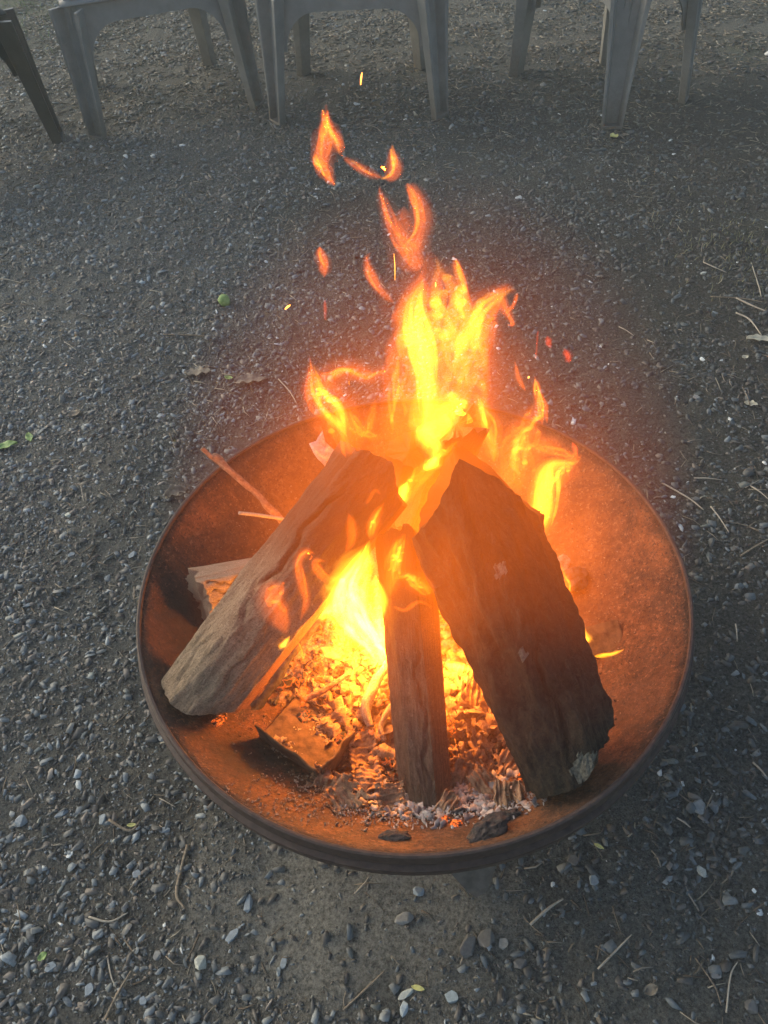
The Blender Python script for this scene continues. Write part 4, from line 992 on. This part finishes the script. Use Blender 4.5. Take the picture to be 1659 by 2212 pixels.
# sticks in the bowl
def stick(pts, label, mat, seg=10, n=30, wob=0.35, name='stick'):
    P = []
    for (sx, sy, z, r) in pts: p = on_z(sx, sy, z); P.append((p[0], p[1], p[2], r))
    V, F = tube(P, n, seg, wob, seed=pts[0][0]); return link(name, fast_mesh(name, V, F, mat, True), label=label, cat='stick')
stick([(436, 968, .300, .0035), (455, 985, .288, .0042), (468, 990, .284, .0062), (500, 1020, .268, .0048), (560, 1072, .235, .0045), (585, 1100, .218, .0056), (625, 1140, .190, .004), (650, 1170, .170, .003)], 'knotty brown stick leaning over the back left rim', M_STICK, wob=.5, n=48)
stick([(516, 1108, .255, .0026), (580, 1116, .235, .0026), (660, 1130, .205, .0022)], 'thin straight pale stick crossing the knotty stick', M_TWIGPALE, wob=.15)
stick([(450, 1555, .128, .004), (500, 1560, .130, .0058), (548, 1530, .138, .0062), (590, 1480, .150, .0060), (625, 1420, .165, .0055), (665, 1368, .180, .005), (700, 1330, .19, .003)], 'curved burning stick under the left log', M_CHAR, wob=.7, n=48)
stick([(660, 1510, .145, .004), (700, 1490, .155, .004), (755, 1455, .165, .003)], 'short burning twig on the ember bed', M_STICK)
stick([(800, 1570, .150, .005), (790, 1530, .158, .006), (810, 1480, .165, .006), (840, 1430, .175, .005)], 'glowing branch left of the middle log', M_ASH, wob=.6)
stick([(830, 1600, .140, .004), (825, 1560, .150, .004), (870, 1490, .16, .003)], 'thin ash covered twig beside the middle log', M_ASH, wob=.5)
stick([(1000, 1380, .20, .003), (1012, 1420, .19, .003)], 'small splinter between the middle and right logs', M_SPLITP)
stick([(625, 1248, .245, .0016), (650, 1244, .245, .0018), (668, 1241, .245, .0012)], 'orange splinter lying on the left log', M_STICK, seg=6, wob=.1)
# burning paper scrap at the back
def paper():
    V = []; F = []; n = 22
    p = on_z(708, 985, 0.30); s = depth(p) / FP
    ol = [(-40, -30), (-25, -36), (-12, -62), (-6, -34), (8, -20), (28, -2), (36, 24), (22, 48), (8, 70), (2, 60), (0, 40), (-8, 22), (-22, 6), (-30, -8)]
    c = np.array([-2, 4.0])
    rings = 6
    for k in range(rings):
        f_ = 1 - k / rings
        for i, (a, b_) in enumerate(ol):
            q = c + (np.array([a, b_]) - c) * f_; z = 9 * nz((q[0] * .06, q[1] * .06, 1)) + 3 * nz((q[0] * .2, q[1] * .2, 4))
            V.append(tuple(np.array(p) + (RX * q[0] - UP * q[1] * 0.9) * s - FW * z * s))
    m = len(ol)
    for k in range(rings - 1):
        for i in range(m): F.append([k * m + i, k * m + (i + 1) % m, (k + 1) * m + (i + 1) % m, (k + 1) * m + i])
    F.append([(rings - 1) * m + i for i in range(m)])
    o = link('paper_scrap', fast_mesh('paper_scrap', V, F, M_PAPER, True), label='pinkish scrap of paper charring behind the left log', cat='paper')
    m_ = o.modifiers.new('thickness', 'SOLIDIFY'); m_.thickness = 0.0012
paper()

# ------------------------------------------------------------------ flames
def vol_mat(name, col, k, skin):
    b = NB(name); e = b.n('ShaderNodeEmission', {'Color': (*col, 1), 'Strength': k}); b.t.links.new(e.outputs[0], b.out.inputs['Volume'])
    if skin:    # a faintly luminous clear surface round the gas
        t = b.n('ShaderNodeBsdfTransparent'); e2 = b.n('ShaderNodeEmission', {'Color': (*col, 1), 'Strength': 0.004})
        a = b.n('ShaderNodeAddShader', {0: t.outputs[0], 1: e2.outputs[0]}); b.t.links.new(a.outputs[0], b.out.inputs['Surface'])
        b.m.cycles.emission_sampling = 'NONE'
    return b.m
VM = {}
def flame_mat(rad, col, skin):      # one material per brightness step
    k = (round(math.log(max(rad, 1e-3)) * 4), col, skin)
    if k not in VM: VM[k] = vol_mat('flame_gas', col, math.exp(k[0] / 4), skin)
    return VM[k]
ORG = (1.0, 0.145, 0.008); YEL = (1.0, 0.36, 0.018); RED = (1.0, 0.085, 0.015)
fire = empty('fire', (BC[0], BC[1], 0.12), label='tall orange and yellow flames rising from the logs in the bowl', cat='fire')
FS = [0]
LEV = [(1.0, 0.26, 'flame', 1.0), (1.38, 0.14, 'flame_veil', 0.8), (0.72, 0.30, 'flame_core', 1.25), (0.42, 0.30, 'flame_core', 1.6)]
def tongue(S, e, col=ORG, soft=True, flat=0.6, n=34, seg=20, fold=0.34, name='flame', parent=None):
    """S: world points (x,y,z,r); e: brightness through the middle"""
    P = catmull(S, n); rm = float(np.mean(P[:, 3])); first = None
    for (ls, share, nm, ff) in (LEV if soft else [(1.0, 1.0, name, 1.0)]):
        if ls < 0.5 and rm < 0.006: continue
        FS[0] += 1; sd = FS[0] * 3.17; V = []; F = []
        for i in range(n):
            p = P[i, :3]; t = P[min(i + 1, n - 1), :3] - P[max(i - 1, 0), :3]; t /= np.linalg.norm(t) + 1e-9
            a = np.cross(t, np.array([0, -1.0, 0])); a /= np.linalg.norm(a) + 1e-9; b_ = np.cross(a, t)
            u = i / (n - 1); endf = min(1, (u + 0.02) * 7, (1.02 - u) * 5) ** 0.7
            r = max(P[i, 3] * ls * endf, 0.0010) if 0 < i < n - 1 else 0.00005
            lat = 0.22 * (1 - ls) * P[i, 3] * 3 * nz((u * 3.5, sd, 0)) if ls < 1 else 0
            for j in range(seg):
                th = 2 * math.pi * j / seg
                w1 = nz((math.cos(th) * 1.3 + sd, math.sin(th) * 1.3, u * 3.2)); w2 = nz((math.cos(th) * 3.0 + sd, math.sin(th) * 3.0 + 5, u * 4.5 + sd))
                q = r * max(0.25, 1 + ff * fold * (1.5 * w1 + 1.1 * w2))
                V.append(p + a * lat + q * (math.cos(th) * a + flat * math.sin(th) * b_))
        for i in range(n - 1):
            for j in range(seg):
                k = (j + 1) % seg; F.append([(i + 1) * seg + j, (i + 1) * seg + k, i * seg + k, i * seg + j])
        F.append([j for j in range(seg)]); F.append([(n - 1) * seg + j for j in range(seg)][::-1])
        thick = 2 * max(rm, 0.002) * ls * flat
        me = fast_mesh(nm, np.array(V), F, flame_mat(e * share / thick, col, nm == 'flame'), True)
        o = bpy.data.objects.new(nm, me); C.objects.link(o); o.parent = first or parent or fire
        if o.parent is fire: o.matrix_parent_inverse = Matrix.Translation(-fire.location)
        if first is None and parent is None: first = o
    return first
def fl(pts, Y, e, col=ORG, strands=0, hollow=None, dY=0.0, flat=0.6, se=1.6, fold=0.42, tight=1.0, wide=1.0):
    se *= 0.62; strands = int(strands * 1.5)
    """pts: (x, y, r) of the flame as seen; Y how far away it burns"""
    S = []
    m = len(pts)
    for i, (sx, sy, r) in enumerate(pts):
        p = on_y(sx, sy, Y + dY * i / max(1, m - 1)); S.append((p[0], p[1], p[2], r * wide * depth(p) / FP))
    if m == 2: S = [S[0], tuple((np.array(S[0]) + np.array(S[1])) / 2), S[1]]
    S = np.array(S)
    body = tongue(S, e, col, True, flat, fold=fold)
    for k in range(strands):
        a = random.uniform(0, 0.55); b_ = random.uniform(a + 0.3, 1.0); N = 7; Q = catmull(S, 60); T = []
        off = random.uniform(-0.6, 0.6); wf = random.uniform(2, 5); ph = random.uniform(0, 6)
        for i in range(N):
            u = a + (b_ - a) * i / (N - 1); q = Q[min(59, int(u * 59))]
            lat = q[3] * (off + 0.28 * math.sin(u * wf * 2 + ph)) * tight
            T.append((q[0] + lat, q[1] + random.uniform(-.3, .3) * q[3], q[2], q[3] * random.uniform(0.08, 0.18) * math.sin(math.pi * (0.12 + 0.80 * i / (N - 1))) + 0.0008))
        tongue(T, e * se * random.uniform(0.5, 1.1) if e > 0 else se, col if random.random() < .75 else (YEL if col is not RED else RED), soft=False, flat=0.7, n=26, seg=10, fold=0.25, name='flame_filament', parent=body)
YC = 0.69
# main column
fl([(935, 985, 70), (935, 900, 92), (945, 800, 95), (950, 720, 88), (940, 650, 72), (930, 590, 52), (930, 540, 16)], YC + .01, 0.30, wide=1.3, strands=20, se=0.9)
fl([(1000, 960, 40), (1010, 870, 55), (1010, 780, 50), (1020, 700, 44), (1030, 650, 20)], YC + .02, 0.24, wide=1.3, strands=10, se=0.9)
fl([(915, 975, 26), (935, 920, 36), (928, 860, 32), (922, 810, 26), (912, 760, 36), (902, 715, 34), (898, 670, 26), (905, 630, 18), (915, 600, 6)], YC - .01, 0.95, YEL, strands=8, hollow=False, se=.6)
fl([(900, 745, 30), (880, 715, 18), (868, 705, 6)], YC - .02, 0.9, YEL, hollow=False)
fl([(905, 920, 24), (940, 965, 18), (938, 1000, 8)], YC - .03, 1.1, YEL, hollow=False)
fl([(945, 950, 24), (965, 895, 34), (985, 872, 30), (1012, 882, 8)], YC - .02, 0.8, YEL, hollow=False, strands=3, se=.5)
fl([(975, 860, 16), (975, 845, 8)], YC - .02, 0.7, YEL, hollow=False)
# upper tongues
fl([(905, 585, 30), (880, 540, 22), (858, 505, 15), (838, 465, 11), (824, 425, 8), (819, 400, 2)], YC, 0.32, wide=1.45, strands=4, se=1.3)
fl([(872, 545, 12), (900, 520, 14), (912, 480, 14), (905, 440, 13), (890, 408, 9), (876, 396, 2)], YC, 0.36, wide=1.45, strands=5, se=1.3)
fl([(876, 520, 16), (872, 480, 20), (872, 445, 10)], YC, 0.22)
fl([(724, 402, 3), (706, 375, 13), (690, 352, 12), (680, 332, 3)], YC, 0.62, strands=5, se=1.2, fold=.6)
fl([(688, 372, 6), (694, 335, 17), (702, 290, 17), (706, 255, 8), (704, 224, 2)], YC, 0.50, strands=6, se=1.2, fold=.7)
fl([(736, 338, 4), (730, 312, 12), (712, 280, 13), (698, 250, 6), (697, 236, 2)], YC + .005, 0.48, strands=5, se=1.2, fold=.6)
fl([(738, 336, 3), (758, 350, 8), (785, 368, 9), (812, 380, 7), (830, 384, 3)], YC, 0.26, strands=3, fold=.6)
fl([(826, 386, 5), (846, 378, 15), (852, 352, 15), (848, 328, 8), (847, 312, 2)], YC, 0.36, strands=5, fold=.7)
fl([(852, 655, 3), (825, 632, 7), (800, 592, 9), (792, 560, 5), (800, 545, 2)], YC, 0.36, wide=1.45, strands=2, se=1.3)
fl([(700, 600, 4), (700, 575, 12), (692, 545, 10), (690, 532, 3)], YC - .02, 0.42, strands=2)
fl([(703, 692, 2), (702, 665, 4), (702, 648, 2)], YC - .02, 0.35, RED)
# right arm
fl([(985, 800, 30), (1015, 730, 30), (1040, 680, 28), (1065, 645, 26), (1092, 625, 18), (1116, 632, 7)], YC, 0.34, wide=1.3, strands=10, se=1.2)
fl([(1005, 760, 14), (1022, 700, 14), (1035, 660, 12), (1050, 640, 4)], YC - .01, 0.5, YEL, hollow=False)
fl([(1080, 640, 12), (1092, 668, 10), (1108, 700, 5), (1096, 702, 2)], YC, 0.42, strands=2, se=1.2)
fl([(1118, 632, 4), (1108, 660, 5), (1092, 678, 3)], YC, 0.5)
fl([(1015, 700, 16), (1005, 650, 14), (996, 600, 10), (985, 570, 8), (978, 552, 2)], YC, 0.55, strands=4, se=1.2)
fl([(1003, 690, 7), (990, 655, 7), (985, 630, 2)], YC - .02, 0.6, YEL, hollow=False)
# left flame
fl([(762, 985, 24), (742, 930, 34), (715, 880, 34), (690, 845, 24), (674, 800, 10), (667, 765, 2)], YC - .03, 0.36, wide=1.4, strands=10, se=1.4)
fl([(690, 850, 18), (715, 815, 20), (755, 800, 20), (800, 812, 14), (832, 800, 7), (834, 812, 2)], YC - .02, 0.24, wide=1.5, strands=6, se=1.2)
fl([(665, 868, 10), (668, 835, 12), (670, 800, 5)], YC - .03, 0.40, RED)
fl([(830, 945, 5), (800, 940, 12), (770, 925, 12), (735, 860, 14)], YC - .02, 0.25, wide=1.6, strands=4)
fl([(795, 935, 8), (803, 900, 10), (812, 862, 3)], YC - .02, 0.45, strands=1)
fl([(860, 960, 26), (850, 900, 30), (858, 850, 26), (865, 790, 18), (872, 740, 6)], YC + .03, 0.22, strands=6, se=1.6)
# right of the back logs
fl([(1068, 1000, 10), (1060, 950, 20), (1045, 890, 18), (1025, 845, 7)], YC, 0.6, strands=4, se=1.1)
fl([(1172, 1150, 13), (1170, 1090, 20), (1176, 1040, 22), (1190, 1008, 17), (1215, 1000, 10), (1235, 998, 2)], 0.67, 1.2, YEL, hollow=False, flat=.8)
fl([(1178, 1160, 16), (1185, 1080, 26), (1200, 1020, 24), (1232, 1000, 8)], 0.68, 0.4, strands=3)
fl([(1130, 1060, 24), (1125, 1000, 36), (1140, 950, 30), (1152, 915, 8)], 0.70, 0.26, wide=1.3, strands=8)
fl([(1100, 1060, 20), (1110, 960, 34), (1150, 900, 26), (1165, 860, 8)], 0.73, 0.20, strands=6)
fl([(1200, 1060, 20), (1225, 1010, 26), (1255, 980, 12)], 0.70, 0.20, strands=4)
fl([(1150, 960, 20), (1190, 970, 24), (1225, 985, 14), (1250, 975, 4)], 0.71, 0.20, strands=4)
fl([(1245, 985, 3), (1242, 968, 5), (1236, 955, 2)], 0.71, 0.6, RED)
fl([(1172, 918, 3), (1167, 880, 8), (1160, 840, 8), (1155, 812, 2)], YC, 0.6, strands=3)
fl([(1182, 915, 3), (1178, 880, 6), (1172, 850, 2)], YC, 0.4)
fl([(1135, 845, 3), (1120, 815, 6), (1112, 780, 3)], YC, 0.35)
fl([(1157, 775, 1.5), (1160, 745, 2), (1162, 715, 1)], YC, 0.35, RED)
fl([(1190, 752, 3), (1184, 738, 7), (1182, 725, 3)], YC, 0.35, RED)
fl([(1230, 784, 4), (1226, 768, 8), (1218, 752, 3)], YC, 0.35, RED)
fl([(1140, 1120, 6), (1130, 1108, 9), (1128, 1092, 3)], 0.64, 2.0, YEL, hollow=False)
# heart of the fire between left and middle logs
YF = 0.545
fl([(838, 1445, 16), (820, 1410, 34), (790, 1360, 48), (765, 1310, 50), (755, 1265, 44), (780, 1215, 30), (800, 1165, 8)], YF, 2.6, YEL, hollow=False, strands=14, se=1.0)
fl([(836, 1430, 20), (826, 1370, 24), (818, 1300, 18), (810, 1240, 8)], YF - .01, 2.6, YEL, hollow=False)
fl([(742, 1300, 24), (700, 1320, 20), (665, 1330, 10), (640, 1345, 2)], YF + .01, 2.0, YEL, hollow=False, strands=3, se=.7)
fl([(745, 1425, 12), (715, 1410, 14), (692, 1398, 5)], YF - .01, 1.8, YEL, hollow=False)
fl([(770, 1440, 18), (745, 1400, 24), (720, 1350, 20)], YF, 0.8, strands=5, se=1.2)
fl([(600, 1408, 4), (612, 1393, 7), (626, 1374, 2)], YF - .04, 1.5, YEL, hollow=False)
fl([(813, 1648, 5), (812, 1636, 8), (812, 1618, 2)], 0.44, 1.6, YEL, hollow=False)
# gap between middle and right logs
fl([(985, 1352, 8), (970, 1330, 12), (955, 1305, 10), (945, 1285, 3)], YF, 2.6, YEL, hollow=False)
fl([(962, 1432, 8), (985, 1440, 15), (1008, 1445, 10), (1030, 1452, 3)], YF - .03, 2.0, YEL, hollow=False)
fl([(1030, 1470, 8), (1052, 1490, 12), (1072, 1502, 4)], YF - .03, 1.2, YEL, hollow=False)
fl([(1085, 1596, 5), (1102, 1584, 11), (1105, 1565, 3)], 0.44, 0.35, YEL)
# tongues licking round the left log
fl([(620, 1372, 6), (598, 1320, 24), (592, 1275, 22), (612, 1255, 6)], 0.50, 0.20, wide=1.3, strands=3, flat=.5)
fl([(648, 1345, 3), (660, 1300, 7), (652, 1260, 9), (645, 1215, 8), (662, 1192, 10), (682, 1198, 4)], 0.50, 0.36, wide=1.3, strands=2)
fl([(735, 1245, 4), (712, 1252, 7), (690, 1235, 8), (682, 1212, 7), (705, 1212, 5)], 0.50, 0.45, wide=1.3, strands=1)
fl([(760, 1262, 6), (725, 1275, 9), (700, 1262, 5)], 0.51, 0.8)
fl([(745, 1195, 3), (760, 1165, 10), (758, 1125, 9), (752, 1108, 2)], 0.52, 0.32)
fl([(800, 1165, 6), (805, 1135, 12), (815, 1110, 10), (830, 1085, 2)], 0.55, 0.6, strands=3)
fl([(790, 1090, 4), (810, 1060, 5), (822, 1068, 2)], 0.55, 0.2)
fl([(842, 1290, 16), (848, 1235, 26), (858, 1190, 22), (872, 1150, 6)], 0.53, 0.30, strands=8, se=1.5)
fl([(930, 1285, 14), (905, 1260, 24), (880, 1245, 18), (850, 1250, 6)], 0.50, 0.30, strands=6, se=1.4)
fl([(850, 1310, 3), (875, 1318, 6), (905, 1300, 5), (935, 1312, 2)], 0.46, 0.35)
fl([(858, 1105, 8), (866, 1072, 12), (880, 1040, 6)], 0.66, 3.0, YEL, hollow=False)
fl([(915, 1015, 8), (935, 1000, 12), (940, 985, 5)], 0.66, 3.0, YEL, hollow=False)
fl([(870, 1090, 14), (900, 1040, 26), (945, 990, 24), (990, 950, 12)], 0.62, 0.42, strands=8, se=1.0)
# by the board on the right
def floor_y(sx, sy): return float(on_heap(sx, sy, 0.012)[1]) - 0.004
fl([(1226, 1318, 5), (1240, 1345, 7), (1256, 1370, 9), (1276, 1392, 8), (1284, 1412, 3)], floor_y(1262, 1385), 1.3, YEL)
fl([(1282, 1418, 3), (1302, 1416, 6), (1325, 1412, 5), (1348, 1403, 3)], floor_y(1315, 1412), 1.2, YEL)
fl([(1218, 1310, 6), (1222, 1275, 13), (1214, 1240, 11), (1208, 1215, 3)], floor_y(1220, 1300), 0.34, strands=4)
fl([(1234, 1320, 3), (1230, 1290, 4), (1232, 1262, 1)], floor_y(1232, 1310), 1.0)
fl([(1265, 1385, 5), (1258, 1360, 6), (1250, 1338, 2)], floor_y(1262, 1385), 0.8, YEL)
fl([(1140, 1120, 5), (1150, 1100, 8), (1160, 1085, 3)], 0.66, 0.8)
# low flames over the embers
for k in range(16):
    x = random.uniform(640, 860); y = random.uniform(1380, 1520)
    fl([(x, y + 14, random.uniform(4, 9)), (x + random.uniform(-12, 12), y - 8, random.uniform(6, 12)), (x + random.uniform(-16, 16), y - random.uniform(30, 50), 2)], YF - .05, 0.30, strands=1)

# sparks
def spark(pts, Y, r, label):
    S = [(*on_y(x, y, Y), r * (0.5 if i in (0, len(pts) - 1) else 1)) for i, (x, y) in enumerate(pts)]
    V, F = tube(S, 8, 6); link('spark', fast_mesh('spark', V, F, M_SPARK, True), label=label, cat='spark', group='sparks flying up from the fire')
b = NB('spark_glow'); M_SPARK = b.surf((0.1, 0.05, 0.02), 0.8, emit=(1.0, 0.30, 0.04), es=4.0)
spark([(779, 183), (780, 170), (782, 157)], 1.0, 0.0010, 'bright spark highest above the flames')
spark([(616, 668), (621, 663), (627, 659)], 0.8, 0.0012, 'short orange spark over the gravel left of the flames')
spark([(851, 548), (853, 575), (853, 605)], 0.6, 0.00022, 'long fine spark trail beside the column of flame')
spark([(1141, 817), (1142, 815), (1143, 813)], 0.7, 0.0010, 'tiny spark right of the column of flame')
spark([(941, 610), (941, 616), (941, 620)], 0.62, 0.0006, 'tiny spark within the column of flame')

# smoke round the fire, its veiling glow put in as emission
def smoke():
    import bmesh
    bm = bmesh.new(); bmesh.ops.create_icosphere(bm, subdivisions=4, radius=1.0)
    me = bpy.data.meshes.new('smoke'); bm.to_mesh(me); bm.free()
    o = link('smoke', me, label='thin smoke round the flames with an orange glow painted in', cat='smoke', kind='stuff')
    o.location = (0.05, 0.575, 0.335); o.scale = (0.30, 0.27, 0.46)
    b = NB('glow_painted_smoke'); tc = b.n('ShaderNodeTexCoord').outputs['Object']
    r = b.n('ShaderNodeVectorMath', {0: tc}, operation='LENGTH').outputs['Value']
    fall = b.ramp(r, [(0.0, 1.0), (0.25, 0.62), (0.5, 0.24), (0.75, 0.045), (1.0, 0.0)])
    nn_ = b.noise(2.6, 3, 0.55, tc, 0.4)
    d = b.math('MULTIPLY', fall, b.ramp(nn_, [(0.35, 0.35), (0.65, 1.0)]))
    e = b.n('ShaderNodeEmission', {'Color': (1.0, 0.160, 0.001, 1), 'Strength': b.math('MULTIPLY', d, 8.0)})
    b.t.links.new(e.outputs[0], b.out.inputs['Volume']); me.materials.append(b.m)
smoke()

# thin smoke hanging over the place
def haze():
    V, F = box_hull([(-9, -3, -1.2), (9, -3, -1.2), (9, 12, -1.2), (-9, 12, -1.2), (-9, -3, 1.9), (9, -3, 1.9), (9, 12, 1.9), (-9, 12, 1.9)])
    o = link('haze', fast_mesh('haze', V, F), label='thin pale smoke hanging in the air', cat='haze', kind='stuff')
    b = NB('thin_smoke'); p = b.n('ShaderNodeVolumePrincipled', {'Density': 0.020, 'Color': (0.78, 0.88, 0.80, 1)})
    b.t.links.new(p.outputs[0], b.out.inputs['Volume']); o.data.materials.append(b.m)
haze()

# the light the flames give
def flight(x, y, z, e, r):
    l = bpy.data.lights.new('fire_light', 'POINT'); l.energy = e; l.color = (1.0, 0.30, 0.035); l.shadow_soft_size = r
    o = bpy.data.objects.new('fire_light', l); C.objects.link(o); o.location = (x, y, z)
flight(*on_y(800, 1390, YF), 3.5, 0.02)
flight(*on_y(940, 930, YC), 0.6, 0.02)
flight(*on_y(1172, 1080, 0.67), 0.7, 0.012)
flight(*on_y(985, 1440, YF - .03), 0.6, 0.01)
